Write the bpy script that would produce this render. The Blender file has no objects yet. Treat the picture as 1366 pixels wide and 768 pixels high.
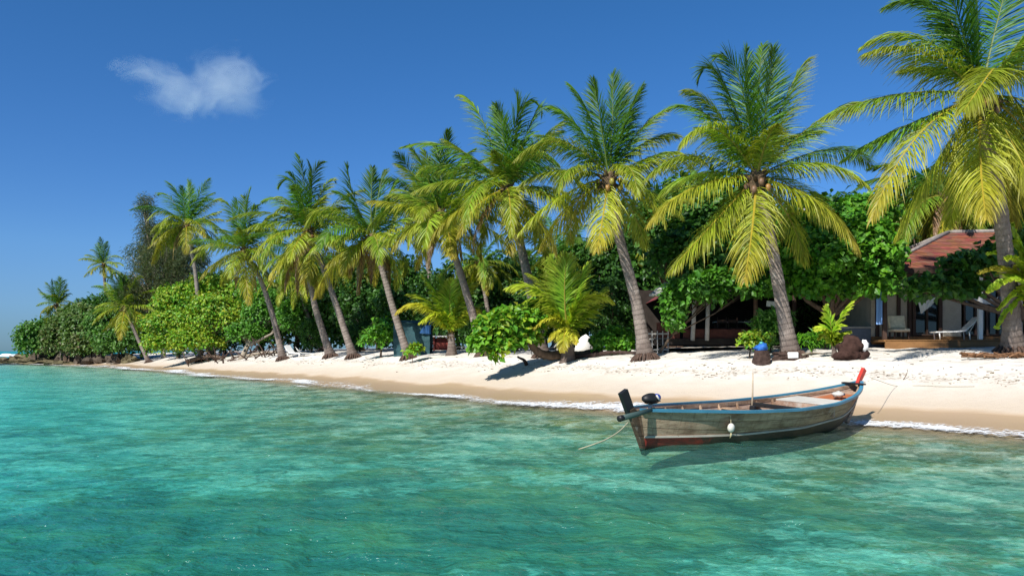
import bpy, math, random
import numpy as np
from mathutils import Vector, Matrix, noise as mnoise

F = 1366 * 28 / 36.0
H = 1.7
HY = 468.0
PI = math.pi
sc = bpy.context.scene
COL = sc.collection

def W(px, py, d):
    """photo direction at depth d -> world point"""
    return np.array([(px - 683) / F * d, d, H - (py - HY) / F * d])

# ------------------------------------------------------------ shoreline
ctrl = np.array([(200, -60), (100, -32), (60, -20), (30, -1), (16, 9.6), (10.1, 15.9), (8.0, 18.2), (5.3, 20.4), (2.6, 22.6), (-2.4, 30.0),
                 (-8.3, 38), (-18, 51.6), (-31, 69), (-45, 88), (-56, 98), (-63, 103), (-67, 108), (-68, 114),
                 (-64, 126), (-50, 150), (-20, 210), (60, 300), (200, 330)], float)
def catmull(P, n=8):
    out = []
    Q = np.vstack([2 * P[0] - P[1], P, 2 * P[-1] - P[-2]])
    for i in range(1, len(Q) - 2):
        for k in range(n):
            t = k / n
            out.append(0.5 * ((2 * Q[i]) + (-Q[i-1] + Q[i+1]) * t + (2*Q[i-1] - 5*Q[i] + 4*Q[i+1] - Q[i+2]) * t*t
                              + (-Q[i-1] + 3*Q[i] - 3*Q[i+1] + Q[i+2]) * t**3))
    out.append(Q[-2])
    return np.array(out)
SH = catmull(ctrl, 6)
_closed = np.vstack([SH, [[4000, 330], [4000, -60]]])

def shore_dist(X, Y):
    """signed distance, + on land"""
    X = np.atleast_1d(np.asarray(X, float)); Y = np.atleast_1d(np.asarray(Y, float))
    best = np.full(X.shape, 1e18)
    for i in range(len(SH) - 1):
        a = SH[i]; b = SH[i+1]; ab = b - a
        t = np.clip(((X - a[0]) * ab[0] + (Y - a[1]) * ab[1]) / (ab @ ab), 0, 1)
        dx = X - (a[0] + t * ab[0]); dy = Y - (a[1] + t * ab[1])
        best = np.minimum(best, dx * dx + dy * dy)
    inside = np.zeros(X.shape, bool)
    n = len(_closed)
    for i in range(n):
        a = _closed[i]; b = _closed[(i+1) % n]
        if a[1] == b[1]: continue
        c = ((a[1] > Y) != (b[1] > Y)) & (X < (b[0] - a[0]) * (Y - a[1]) / (b[1] - a[1]) + a[0])
        inside ^= c
    d = np.sqrt(best)
    return np.where(inside, d, -d)

def hash2(ix, iy, s=0):
    h = (ix.astype(np.int64) * 374761393 + iy.astype(np.int64) * 668265263 + s * 1442695041) & 0xffffffff
    h = ((h ^ (h >> 13)) * 1274126177) & 0xffffffff
    return ((h ^ (h >> 16)) & 0xffff) / 65535.0
def vnoise(x, y, s=0):
    x = np.asarray(x, float); y = np.asarray(y, float)
    ix = np.floor(x); iy = np.floor(y); fx = x - ix; fy = y - iy
    fx = fx * fx * (3 - 2 * fx); fy = fy * fy * (3 - 2 * fy)
    a = hash2(ix, iy, s); b = hash2(ix + 1, iy, s); c = hash2(ix, iy + 1, s); d = hash2(ix + 1, iy + 1, s)
    return (a * (1 - fx) + b * fx) * (1 - fy) + (c * (1 - fx) + d * fx) * fy
def fbm(x, y, o=4, s=0):
    r = 0; a = 0.5
    for k in range(o):
        r = r + a * vnoise(x * 2**k, y * 2**k, s + k); a *= 0.5
    return r

def ground_z(X, Y, s=None):
    if s is None: s = shore_dist(X, Y)
    X = np.atleast_1d(np.asarray(X, float)); Y = np.atleast_1d(np.asarray(Y, float))
    land = np.interp(s, [0, 1.5, 3, 4.6, 6, 8.5, 13, 24, 60, 400], [0, .2, .58, 1.02, 1.38, 1.62, 1.80, 2.0, 2.2, 3.0])
    # the left headland is lower and rocky
    low = np.clip((-X - 14) / 30, 0, 1)
    land = land * (1 - .38 * low * np.exp(-np.maximum(s, 0) / 25))
    bed = -0.42 * (1 - np.exp(np.minimum(s, 0) / 3.2)) - 0.25 * (1 - np.exp(np.minimum(s, 0) / 25))
    z = np.where(s > 0, land, bed)
    amp = np.clip((s + .3) / 5, 0, 1)
    z = z + amp * (0.09 * (fbm(X * .8, Y * .8, 3, 5) - .45) + 0.11 * (fbm(X * 2.6, Y * 2.6, 3, 9) - .45) * np.clip((s - 3) / 3, 0, 1))
    return z
def gz(x, y): return float(ground_z(x, y)[0])
def DP(px, py):
    """depth at which the beach lies under that direction of view"""
    D = np.arange(12, 130, .15); X = (px - 683) / F * D; s = shore_dist(X, D); y = HY + (H - ground_z(X, D, s)) * F / D
    k = np.where((s > 0) & (y <= py))[0]; return float(D[k[0]])

# ------------------------------------------------------------ mesh + tagging helpers
def np_mesh(name, verts, faces, attrs=None, smooth=True, mats=None, mat_idx=None):
    """faces: array (n,4) quads or (n,3) tris or list of such"""
    if not isinstance(faces, list): faces = [faces]
    faces = [np.asarray(f, np.int32) for f in faces if len(f)]
    me = bpy.data.meshes.new(name)
    verts = np.asarray(verts, np.float32)
    me.vertices.add(len(verts)); me.vertices.foreach_set('co', verts.ravel())
    loops = np.concatenate([f.ravel() for f in faces])
    tot = np.concatenate([np.full(len(f), f.shape[1], np.int32) for f in faces])
    start = np.concatenate([[0], np.cumsum(tot)[:-1]]).astype(np.int32)
    me.loops.add(len(loops)); me.loops.foreach_set('vertex_index', loops)
    me.polygons.add(len(tot)); me.polygons.foreach_set('loop_start', start)
    try: me.polygons.foreach_set('loop_total', tot)
    except Exception: pass
    me.polygons.foreach_set('use_smooth', np.full(len(tot), bool(smooth)))
    if mat_idx is not None: me.polygons.foreach_set('material_index', np.asarray(mat_idx, np.int32))
    for k, v in (attrs or {}).items():
        v = np.asarray(v, np.float32)
        if v.ndim == 1:
            a = me.attributes.new(k, 'FLOAT', 'POINT'); a.data.foreach_set('value', v)
        else:
            if v.shape[1] == 3: v = np.hstack([v, np.ones((len(v), 1), np.float32)])
            a = me.attributes.new(k, 'FLOAT_COLOR', 'POINT'); a.data.foreach_set('color', v.ravel())
    me.update(calc_edges=True); me.validate(clean_customdata=False)
    for m in (mats or []): me.materials.append(m)
    return me

def obj(name, me, parent=None, loc=None):
    o = bpy.data.objects.new(name, me); COL.objects.link(o)
    if parent: o.parent = parent
    if loc is not None: o.location = loc
    return o
def tag(o, label=None, cat=None, group=None, kind=None):
    if label: o['label'] = label
    if cat: o['category'] = cat
    if group: o['group'] = group
    if kind: o['kind'] = kind
    return o
def empty(name, loc, label, cat, group=None, rz=0):
    o = bpy.data.objects.new(name, None); COL.objects.link(o)
    o.location = tuple(float(v) for v in loc); o.rotation_euler = (0, 0, rz); o.empty_display_size = .3
    return tag(o, label, cat, group)
def dup(root, loc, label, rz=0, scale=None):
    r = root.copy(); COL.objects.link(r); r.location = tuple(float(v) for v in loc); r.rotation_euler = (0, 0, rz)
    if scale: r.scale = scale if hasattr(scale, '__len__') else (scale,) * 3
    r['label'] = label
    for ch in list(root.children):
        c = ch.copy(); COL.objects.link(c); c.parent = r
        for g in list(ch.children):
            d = g.copy(); COL.objects.link(d); d.parent = c
    return r

class MB:
    """collects shapes for one mesh"""
    def __init__(s): s.v = []; s.q = []; s.t = []; s.n = 0; s.att = []
    def add(s, v, q=None, t=None, c=None):
        v = np.asarray(v, float)
        if q is not None and len(q): s.q.append(np.asarray(q) + s.n)
        if t is not None and len(t): s.t.append(np.asarray(t) + s.n)
        s.v.append(v); s.n += len(v)
        s.att.append(np.tile(np.asarray(c if c is not None else (1, 1, 1), float), (len(v), 1)) if np.ndim(c) < 2 else np.asarray(c))
        return s
    def box(s, c, size, rz=0, rx=0, ry=0, bev=0.0, col=None):
        hx, hy, hz = [a / 2 for a in size]
        b = min(bev, hx * .9, hy * .9, hz * .9)
        if b <= 0:
            P = np.array([(x, y, z) for x in (-hx, hx) for y in (-hy, hy) for z in (-hz, hz)])
            Q = [(0, 1, 3, 2), (4, 6, 7, 5), (0, 4, 5, 1), (2, 3, 7, 6), (0, 2, 6, 4), (1, 5, 7, 3)]
            T = []
        else:
            P = []; idx = {}
            for sx in (-1, 1):
                for sy in (-1, 1):
                    for sz in (-1, 1):
                        for ax in range(3):
                            p = [sx * (hx - b), sy * (hy - b), sz * (hz - b)]
                            p[ax] = (sx * hx, sy * hy, sz * hz)[ax]
                            idx[(sx, sy, sz, ax)] = len(P); P.append(p)
            P = np.array(P); Q = []; T = []
            def f(*k): return [idx[i] for i in k]
            for a in range(3):
                u, w = [i for i in range(3) if i != a]
                for sa in (-1, 1):
                    c4 = []
                    for su, sw in ((-1, -1), (1, -1), (1, 1), (-1, 1)):
                        k = [0, 0, 0]; k[a] = sa; k[u] = su; k[w] = sw; c4.append(idx[(k[0], k[1], k[2], a)])
                    Q.append(c4)
                for su in (-1, 1):
                    for sw in (-1, 1):
                        k1 = [0, 0, 0]; k1[u] = su; k1[w] = sw; k1[a] = -1; k2 = list(k1); k2[a] = 1
                        Q.append([idx[(*k1, u)], idx[(*k2, u)], idx[(*k2, w)], idx[(*k1, w)]])
            for sx in (-1, 1):
                for sy in (-1, 1):
                    for sz in (-1, 1): T.append([idx[(sx, sy, sz, a)] for a in range(3)])
        R = np.array(Matrix.Rotation(rz, 3, 'Z') @ Matrix.Rotation(ry, 3, 'Y') @ Matrix.Rotation(rx, 3, 'X'))
        P = P @ R.T + np.asarray(c, float)
        return s.add(P, Q, T if len(T) else None, col)
    def tube(s, pts, rad, n=8, cap=True, col=None, jit=0, seed=0):
        pts = np.asarray(pts, float); m = len(pts)
        rad = np.full(m, rad) if np.ndim(rad) == 0 else np.asarray(rad, float)
        T = np.gradient(pts, axis=0); T /= np.linalg.norm(T, axis=1)[:, None] + 1e-9
        up = np.array([0, 0, 1.0]) if abs(T[0][2]) < .9 else np.array([0, 1.0, 0])
        N = np.cross(T[0], up); N /= np.linalg.norm(N); V = []
        rg = np.random.RandomState(seed)
        for i in range(m):
            N = N - T[i] * (N @ T[i]); N /= np.linalg.norm(N); B = np.cross(T[i], N)
            for k in range(n):
                a = 2 * PI * k / n
                r = rad[i] * (1 + jit * (rg.rand() - .5) * 2)
                V.append(pts[i] + r * (math.cos(a) * N + math.sin(a) * B))
        V = np.array(V); Q = []
        for i in range(m - 1):
            for k in range(n):
                Q.append((i*n + k, i*n + (k+1) % n, (i+1)*n + (k+1) % n, (i+1)*n + k))
        Tt = []
        if cap:
            V = np.vstack([V, pts[0], pts[-1]]); a, b = m*n, m*n + 1
            for k in range(n): Tt.append((a, (k+1) % n, k)); Tt.append((b, (m-1)*n + k, (m-1)*n + (k+1) % n))
        return s.add(V, Q, Tt, col)
    def ball(s, c, r, n=10, m=7, lump=0, seed=0, col=None, sq=1):
        r = np.array(r if np.ndim(r) else (r, r, r), float); V = []; rg = random.Random(seed); off = rg.random() * 50
        for i in range(m + 1):
            th = PI * i / m
            for k in range(n):
                ph = 2 * PI * k / n
                d = np.array([math.sin(th) * math.cos(ph), math.sin(th) * math.sin(ph), math.cos(th)])
                if sq != 1: d = np.sign(d) * np.abs(d) ** sq
                f = 1
                if lump: f = 1 + lump * (mnoise.noise(Vector(d * 1.7 + off)) + .5 * mnoise.noise(Vector(d * 4 + off)))
                V.append(np.asarray(c) + d * r * f)
        Q = [(i*n + k, (i+1)*n + k, (i+1)*n + (k+1) % n, i*n + (k+1) % n) for i in range(m) for k in range(n)]
        return s.add(V, Q, None, col)
    def quad(s, a, b, c, d, col=None): return s.add([a, b, c, d], [(0, 1, 2, 3)], None, col)
    def mesh(s, name, mats, smooth=True):
        V = np.vstack(s.v); fs = []
        if s.q: fs.append(np.vstack(s.q))
        if s.t: fs.append(np.vstack(s.t))
        return np_mesh(name, V, fs, {'Col': np.vstack(s.att)}, smooth, mats if isinstance(mats, list) else [mats])
    def build(s, name, mat, parent=None, smooth=False, loc=None):
        return obj(name, s.mesh(name, mat, smooth), parent, loc)

# ------------------------------------------------------------ materials
class NT:
    def __init__(s, name):
        s.m = bpy.data.materials.new(name); s.m.use_nodes = True; s.t = s.m.node_tree; s.t.nodes.clear()
        s.out = s.t.nodes.new('ShaderNodeOutputMaterial')
    def n(s, typ, **kw):
        nd = s.t.nodes.new('ShaderNode' + typ); ins = kw.pop('ins', {})
        for k, v in kw.items(): setattr(nd, k, v)
        for k, v in ins.items():
            if isinstance(v, bpy.types.NodeSocket): s.t.links.new(v, nd.inputs[k])
            else: nd.inputs[k].default_value = v
        return nd
    def link(s, a, b): s.t.links.new(a, b)
    def noise(s, scale, detail=4, vec=None, rough=.55, dist=0):
        i = {'Scale': scale, 'Detail': detail, 'Roughness': rough, 'Distortion': dist}
        if vec is not None: i['Vector'] = vec
        return s.n('TexNoise', ins=i).outputs['Fac']
    def ramp(s, fac, stops, interp='LINEAR'):
        r = s.n('ValToRGB', ins={'Fac': fac}); cr = r.color_ramp; cr.interpolation = interp
        while len(cr.elements) < len(stops): cr.elements.new(.5)
        for e, (p, c) in zip(cr.elements, stops):
            e.position = p; e.color = (*c, 1) if hasattr(c, '__len__') else (c, c, c, 1)
        return r.outputs['Color']
    def mix(s, fac, a, b, mode='MIX'):
        nd = s.n('Mix', data_type='RGBA', blend_type=mode)
        for k, v in ((0, fac), (6, a), (7, b)):
            if isinstance(v, bpy.types.NodeSocket): s.t.links.new(v, nd.inputs[k])
            else: nd.inputs[k].default_value = ((*v, 1) if hasattr(v, '__len__') and len(v) == 3 else v)
        return nd.outputs[2]
    def math(s, op, a, b=0.0, c=None, clamp=False):
        nd = s.n('Math', operation=op, use_clamp=clamp)
        for k, v in ((0, a), (1, b), (2, c)):
            if v is None: continue
            if isinstance(v, bpy.types.NodeSocket): s.t.links.new(v, nd.inputs[k])
            else: nd.inputs[k].default_value = v
        return nd.outputs[0]
    def rng(s, v, a, b, c=0.0, d=1.0):
        return s.n('MapRange', ins={'Value': v, 'From Min': a, 'From Max': b, 'To Min': c, 'To Max': d}).outputs[0]
    def mapv(s, vec, scale=(1, 1, 1), rot=(0, 0, 0), loc=(0, 0, 0)):
        return s.n('Mapping', ins={'Vector': vec, 'Scale': scale, 'Rotation': rot, 'Location': loc}).outputs[0]
    def obj(s): return s.n('TexCoord').outputs['Object']
    def pos(s): return s.n('NewGeometry').outputs['Position']
    def attr(s, name, out='Fac'): return s.n('Attribute', attribute_name=name).outputs[out]
    def bump(s, h, strength=.3, dist=.02, normal=None):
        i = {'Height': h, 'Strength': strength, 'Distance': dist}
        if normal is not None: i['Normal'] = normal
        return s.n('Bump', ins=i).outputs[0]
    def pbr(s, color, rough=.7, spec=.3, normal=None, metal=0.0, **k):
        i = {'Base Color': (*color, 1) if hasattr(color, '__len__') and len(color) == 3 else color, 'Roughness': rough, 'Specular IOR Level': spec, 'Metallic': metal}
        if normal is not None: i['Normal'] = normal
        i.update(k)
        return s.n('BsdfPrincipled', ins=i).outputs[0]
    def done(s, sh): s.link(sh, s.out.inputs['Surface']); return s.m

def m_plain(name, col, rough=.6, spec=.3, var=.25, scale=6, bump=.2, dirt=None, stretch=(1, 1, 1)):
    t = NT(name); v = t.mapv(t.obj(), stretch)
    n1 = t.noise(scale, 5, v, .6); n2 = t.noise(scale * 7, 3, v)
    lo = tuple(c * (1 - var) for c in col); hi = tuple(min(1, c * (1 + var)) for c in col)
    c = t.mix(t.rng(n1, .3, .7), lo, hi)
    c = t.mix(t.rng(n2, .5, .75, 0, .35), c, tuple(x * .6 for x in (dirt or col)))
    return t.done(t.pbr(c, rough, spec, t.bump(t.math('ADD', n1, t.math('MULTIPLY', n2, .4)), bump, .02)))

def m_leaf(name, transl=.35, rough=.45, spec=.35):
    t = NT(name); c = t.attr('Col', 'Color')
    n = t.noise(3.0, 2, t.obj())
    c = t.mix(t.rng(n, .3, .7), t.mix(1.0, c, (.8, .85, .8), 'MULTIPLY'), c)
    a = t.pbr(c, rough, spec)
    tc = t.mix(1.0, c, (1.25, 1.2, .55), 'MULTIPLY')
    b = t.n('BsdfTranslucent', ins={'Color': tc}).outputs[0]
    return t.done(t.n('MixShader', ins={0: transl, 1: a, 2: b}).outputs[0])
M_LEAF = m_leaf('broad_leaf', .3)
M_FROND = m_leaf('palm_leaf', .34, .45, .3)

def m_trunk(name, c1, c2, ring=22.0):
    t = NT(name); h = t.attr('h')
    v = t.obj(); nz = t.noise(3.2, 5, v, .7)
    hh = t.math('ADD', t.math('MULTIPLY', h, ring / 6.28), t.math('MULTIPLY', nz, .8))
    w = t.math('FRACT', hh)
    edge = t.rng(w, .0, .3)
    n2 = t.noise(28, 4, t.mapv(v, (1, 1, .4)), .65); n3 = t.noise(2.2, 5, v, .7)
    c = t.mix(t.rng(n3, .35, .65), c1, c2)
    c = t.mix(t.rng(n2, .45, .75, 0, .7), c, tuple(x * .45 for x in c1))
    c = t.mix(t.math('MULTIPLY', t.math('SUBTRACT', 1, edge), t.rng(nz, .3, .7, .05, .42)), c, tuple(x * .35 for x in c1))
    c = t.mix(t.rng(n3, .62, .75, 0, .5), c, (.42, .40, .36))
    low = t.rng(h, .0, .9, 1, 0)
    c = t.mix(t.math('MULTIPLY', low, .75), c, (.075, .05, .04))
    b = t.bump(t.math('ADD', t.math('MULTIPLY', edge, .7), t.math('MULTIPLY', n2, .6)), .8, .03)
    return t.done(t.pbr(c, .9, .15, b))
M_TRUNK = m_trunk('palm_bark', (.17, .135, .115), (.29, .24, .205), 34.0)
M_BARK = m_plain('tree_bark', (.12, .085, .06), .95, .1, .4, 7, .8, stretch=(1, 1, .3))
M_PALEBARK = m_plain('pale_driftwood', (.30, .25, .19), .9, .15, .35, 7, .7, stretch=(1, 1, .3))
M_HUSK = m_plain('dry_husk', (.20, .105, .055), .95, .1, .5, 9, .8)
M_FIBRE = m_plain('crown_fibre', (.11, .075, .045), .95, .1, .5, 9, .8)
M_ROOT = m_plain('palm_roots', (.085, .055, .042), .95, .1, .5, 9, .8)
M_NUT = (lambda t: t.done(t.pbr(t.attr('Col', 'Color'), .45, .4, t.bump(t.noise(9, 3, t.obj()), .3, .02))))(NT('coconut_skin'))

def m_sand():
    t = NT('sand'); p = t.pos(); s = t.attr('s')
    big = t.noise(.35, 3, p); med = t.noise(1.6, 4, p, .6); fine = t.noise(24, 5, p, .7); vf = t.noise(120, 3, p, .7)
    dist = t.math('ADD', s, t.math('MULTIPLY', t.math('SUBTRACT', big, .5), 1.6))
    wet = t.rng(dist, 1.75, 2.15, 1, 0)
    damp = t.rng(dist, 2.3, 5.2, 1, 0)
    dry = t.mix(t.rng(med, .3, .7), (.55, .51, .45), (.68, .64, .575))
    c = t.mix(damp, dry, (.50, .42, .325))
    c = t.mix(wet, c, t.mix(t.rng(s, .0, 2.0), (.33, .235, .14), (.43, .31, .195)))
    c = t.mix(t.math('MULTIPLY', t.rng(fine, .52, .72, 0, .38), t.math('SUBTRACT', 1, wet)), c, (.42, .33, .24))
    wr = t.math('ADD', s, t.math('MULTIPLY', t.math('SUBTRACT', t.noise(.5, 4, p), .5), 2.2))
    band = t.math('MULTIPLY', t.rng(t.math('ABSOLUTE', t.math('SUBTRACT', wr, 4.7)), .55, .1), t.rng(t.noise(7, 5, p, .75), .50, .60))
    c = t.mix(t.math('MULTIPLY', band, .75), c, (.16, .115, .07))
    # leaf litter in the grove
    lit = t.math('MULTIPLY', t.rng(s, 14, 22), t.rng(t.noise(2.3, 5, p, .7), .40, .55))
    c = t.mix(lit, c, (.12, .085, .05))
    # reef rock shelf on the headland
    rk = t.math('MULTIPLY', t.rng(t.n('SeparateXYZ', ins={0: p}).outputs[0], -50, -62), t.rng(t.noise(.5, 5, p), .35, .5))
    c = t.mix(t.math('MULTIPLY', rk, t.rng(s, -2, 0)), c, (.10, .085, .05))
    # --- under water: sand, weed and broken coral
    wv = t.n('TexNoise', ins={'Vector': p, 'Scale': 2.2, 'Detail': 3.0}).outputs['Color']
    wv = t.n('VectorMath', operation='SCALE', ins={0: t.n('VectorMath', operation='SUBTRACT', ins={0: wv, 1: (.5, .5, .5)}).outputs[0], 'Scale': .9}).outputs[0]
    warp = t.n('VectorMath', operation='ADD', ins={0: p, 1: wv}).outputs[0]
    w1 = t.noise(.30, 5, warp, .62, .6); w2 = t.noise(1.35, 5, warp, .68, .9); w3 = t.noise(4.5, 4, warp, .65, .6)
    xyz = t.n('SeparateXYZ', ins={0: p}); X = xyz.outputs[0]; Y = xyz.outputs[1]
    # the darker weed bank
    ex = t.math('DIVIDE', t.math('ADD', X, t.math('ADD', 1.9, t.math('MULTIPLY', Y, .02))), 4.3)
    ey = t.math('DIVIDE', t.math('SUBTRACT', Y, t.math('ADD', 10.0, t.math('MULTIPLY', X, .12))), 1.9)
    bank = t.math('SUBTRACT', 1.0, t.math('SQRT', t.math('ADD', t.math('MULTIPLY', ex, ex), t.math('MULTIPLY', ey, ey))))
    bank = t.math('MULTIPLY', t.rng(bank, -.6, .4), .20)
    k = t.math('ADD', t.rng(X, -20, -6, -.075, 0), t.math('ADD', t.math('ADD', t.math('MULTIPLY', w1, .42), t.math('MULTIPLY', w2, .46)), t.math('ADD', t.math('MULTIPLY', w3, .34), bank)))
    rd = t.noise(.75, 4, t.mapv(warp, (.8, 1.1, 1)), .6, 1.3); rdg = t.math('ABSOLUTE', t.math('SUBTRACT', rd, .5))
    rd2 = t.noise(2.4, 3, t.mapv(warp, (.8, 1.1, 1)), .6, 1.0); rdg2 = t.math('ABSOLUTE', t.math('SUBTRACT', rd2, .5))
    streak = t.math('MULTIPLY', t.math('MAXIMUM', t.rng(rdg, .035, .005), t.math('MULTIPLY', t.rng(rdg2, .03, .004), .8)), t.rng(k, .50, .60))
    weed = t.math('MAXIMUM', t.math('MULTIPLY', t.rng(k, .565, .65), .95), t.math('MULTIPLY', streak, .85))
    bed = t.mix(t.rng(w3, .35, .65), (.50, .49, .40), (.90, .88, .77))
    bed = t.mix(weed, bed, t.mix(t.rng(t.noise(.55, 4, warp, .6), .42, .58), (.10, .13, .07), (.27, .23, .06)))
    under = t.rng(s, -.35, -1.2)
    c = t.mix(under, c, bed)
    foot = t.n('TexVoronoi', feature='SMOOTH_F1', ins={'Vector': t.mapv(p, (1, 1, .0)), 'Scale': 2.6}).outputs['Distance']
    dryf = t.math('SUBTRACT', 1, wet)
    hh = t.math('ADD', t.math('MULTIPLY', t.math('MULTIPLY', foot, t.rng(s, 3.5, 6)), 1.8), t.math('ADD', t.math('MULTIPLY', med, .6), t.math('MULTIPLY', fine, .2)))
    b = t.bump(t.math('MULTIPLY', hh, dryf), .6, .10)
    b = t.bump(vf, .2, .01, b)
    return t.done(t.pbr(c, t.rng(wet, 0, 1, .95, .35), t.rng(wet, 0, 1, .1, .4), b))
M_SAND = m_sand()

def m_water():
    t = NT('sea_water'); p = t.pos(); s = t.attr('s'); wz = t.attr('wz')
    off = t.math('MULTIPLY', s, -1.0)
    # ripples
    cs, sn = math.cos(.9), math.sin(.9)
    r1 = t.noise(2.0, 6, t.mapv(p, (.85, 1.15, 1), (0, 0, .35)), .55, .5)
    r2 = t.noise(5.0, 3, t.mapv(p, (.85, 1.2, 1), (0, 0, .1)), .6, .5)
    r3 = t.noise(15, 3, t.mapv(p, (.7, 1.2, 1), (0, 0, -.3)), .6, .3)
    cam = t.n('CameraData').outputs['View Distance']
    h = t.math('ADD', t.math('MULTIPLY', r1, 1.0), t.math('ADD', t.math('MULTIPLY', r2, .50), t.math('MULTIPLY', r3, .24)))
    nb = t.bump(h, 1.0, .15)
    # absorption by optical depth
    big = t.noise(.11, 3, p, .5)
    dep = t.math('ADD', off, t.math('MULTIPLY', t.math('SUBTRACT', big, .5), 9.0))
    tint = t.ramp(t.rng(dep, 0, 26), [(0, (.95, .99, .97)), (.08, (.86, .97, .90)), (.22, (.76, .97, .89)), (.5, (.48, .96, .88)), (.75, (.25, .91, .89)), (1, (.15, .83, .87))])
    thin = t.rng(off, .1, 1.6)
    rv = t.math('ADD', t.math('MULTIPLY', r1, .6), t.math('ADD', t.math('MULTIPLY', r2, .4), t.math('MULTIPLY', wz, 5.0)))
    dk = t.mix(t.rng(rv, .44, .53), (.52, .70, .69), (1, 1, 1))  # light and dark ripple facets painted into the tint by noise and wave height
    dk = t.mix(t.rng(t.noise(9, 5, t.mapv(p, (.8, 1.2, 1)), .7, .6), .42, .58), t.mix(1.0, dk, (.78, .86, .86), 'MULTIPLY'), dk)
    tint = t.mix(thin, tint, t.mix(1.0, tint, dk, 'MULTIPLY'))
    tr = t.n('BsdfTransparent', ins={'Color': tint}).outputs[0]
    body_c = t.ramp(t.rng(dep, 0, 26), [(0, (.45, .46, .36)), (.2, (.18, .58, .46)), (.55, (.06, .52, .45)), (1, (.03, .42, .45))])
    body = t.n('BsdfDiffuse', ins={'Color': body_c, 'Normal': nb}).outputs[0]
    a = t.n('MixShader', ins={0: t.rng(off, 0, 12, 0.02, .15), 1: tr, 2: body}).outputs[0]
    g = t.n('BsdfGlossy', ins={'Color': (.9, .95, 1, 1), 'Roughness': .13, 'Normal': nb}).outputs[0]
    fr = t.n('Fresnel', ins={'IOR': 1.33, 'Normal': nb}).outputs[0]
    fr = t.math('MINIMUM', t.math('MULTIPLY', fr, .72), .27)
    return t.done(t.n('MixShader', ins={0: fr, 1: a, 2: g}).outputs[0])
M_WATER = m_water()

def m_foam():
    t = NT('sea_foam'); p = t.pos(); e = t.attr('e')
    n = t.noise(3.2, 5, p, .7, .6); n2 = t.n('TexVoronoi', feature='DISTANCE_TO_EDGE', ins={'Vector': p, 'Scale': 5.5}).outputs['Distance']
    lace = t.rng(n2, .02, .22, 1, 0)
    n3 = t.noise(.9, 4, p, .65, .4); k = t.math('ADD', e, t.math('ADD', t.math('MULTIPLY', t.math('SUBTRACT', n, .5), 1.5), t.math('MULTIPLY', t.math('SUBTRACT', n3, .5), 1.3)))
    a = t.math('MAXIMUM', t.rng(k, .52, .72), t.math('MULTIPLY', t.rng(k, .22, .5), lace))
    b = t.bump(t.noise(14, 5, p, .75), .9, .08)
    d = t.pbr((.82, .84, .84), .6, .3, b)
    return t.done(t.n('MixShader', ins={0: a, 1: t.n('BsdfTransparent').outputs[0], 2: d}).outputs[0])
M_FOAM = m_foam()

# ------------------------------------------------------------ world + sun
SUN_EL = math.radians(43)
SD = np.array([.57, .82]); SD /= np.linalg.norm(SD)      # direction shadows fall on the ground
world = bpy.data.worlds.new('World'); sc.world = world; world.use_nodes = True
wt = world.node_tree; wt.nodes.clear()
sky = wt.nodes.new('ShaderNodeTexSky'); sky.sky_type = 'NISHITA'; sky.sun_disc = False
sky.sun_elevation = SUN_EL; sky.air_density = 1.0; sky.dust_density = .15; sky.ozone_density = 4.0; sky.altitude = 0
sun_to = Vector((-SD[0] * math.cos(SUN_EL), -SD[1] * math.cos(SUN_EL), math.sin(SUN_EL)))
sky.sun_rotation = math.atan2(sun_to.x, sun_to.y)
hs = wt.nodes.new('ShaderNodeHueSaturation'); hs.inputs['Saturation'].default_value = 1.30; hs.inputs['Hue'].default_value = .505
bg = wt.nodes.new('ShaderNodeBackground'); bg.inputs['Strength'].default_value = .079
wo = wt.nodes.new('ShaderNodeOutputWorld')
wt.links.new(sky.outputs[0], hs.inputs['Color']); tc = wt.nodes.new('ShaderNodeTexCoord'); sx = wt.nodes.new('ShaderNodeSeparateXYZ'); wt.links.new(tc.outputs['Generated'], sx.inputs[0])
cr = wt.nodes.new('ShaderNodeValToRGB'); cr.color_ramp.elements[0].position = 0.0; cr.color_ramp.elements[0].color = (.23, .43, .86, 1)
cr.color_ramp.elements[1].position = .45; cr.color_ramp.elements[1].color = (1, 1, 1, 1); e_ = cr.color_ramp.elements.new(.12); e_.color = (.60, .76, 1.0, 1)
mx = wt.nodes.new('ShaderNodeMix'); mx.data_type = 'RGBA'; mx.blend_type = 'MULTIPLY'; mx.inputs[0].default_value = 1
wt.links.new(sx.outputs[2], cr.inputs[0]); wt.links.new(hs.outputs[0], mx.inputs[6]); wt.links.new(cr.outputs[0], mx.inputs[7]); wt.links.new(mx.outputs[2], bg.inputs['Color']); wt.links.new(bg.outputs[0], wo.inputs['Surface'])
ld = bpy.data.lights.new('sun', 'SUN'); ld.energy = 4.9; ld.angle = math.radians(.53); ld.color = (1, .965, .905)
lo = bpy.data.objects.new('sun', ld); COL.objects.link(lo)
lo.rotation_euler = sun_to.to_track_quat('Z', 'Y').to_euler(); lo.location = (-30, -10, 40)

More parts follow.
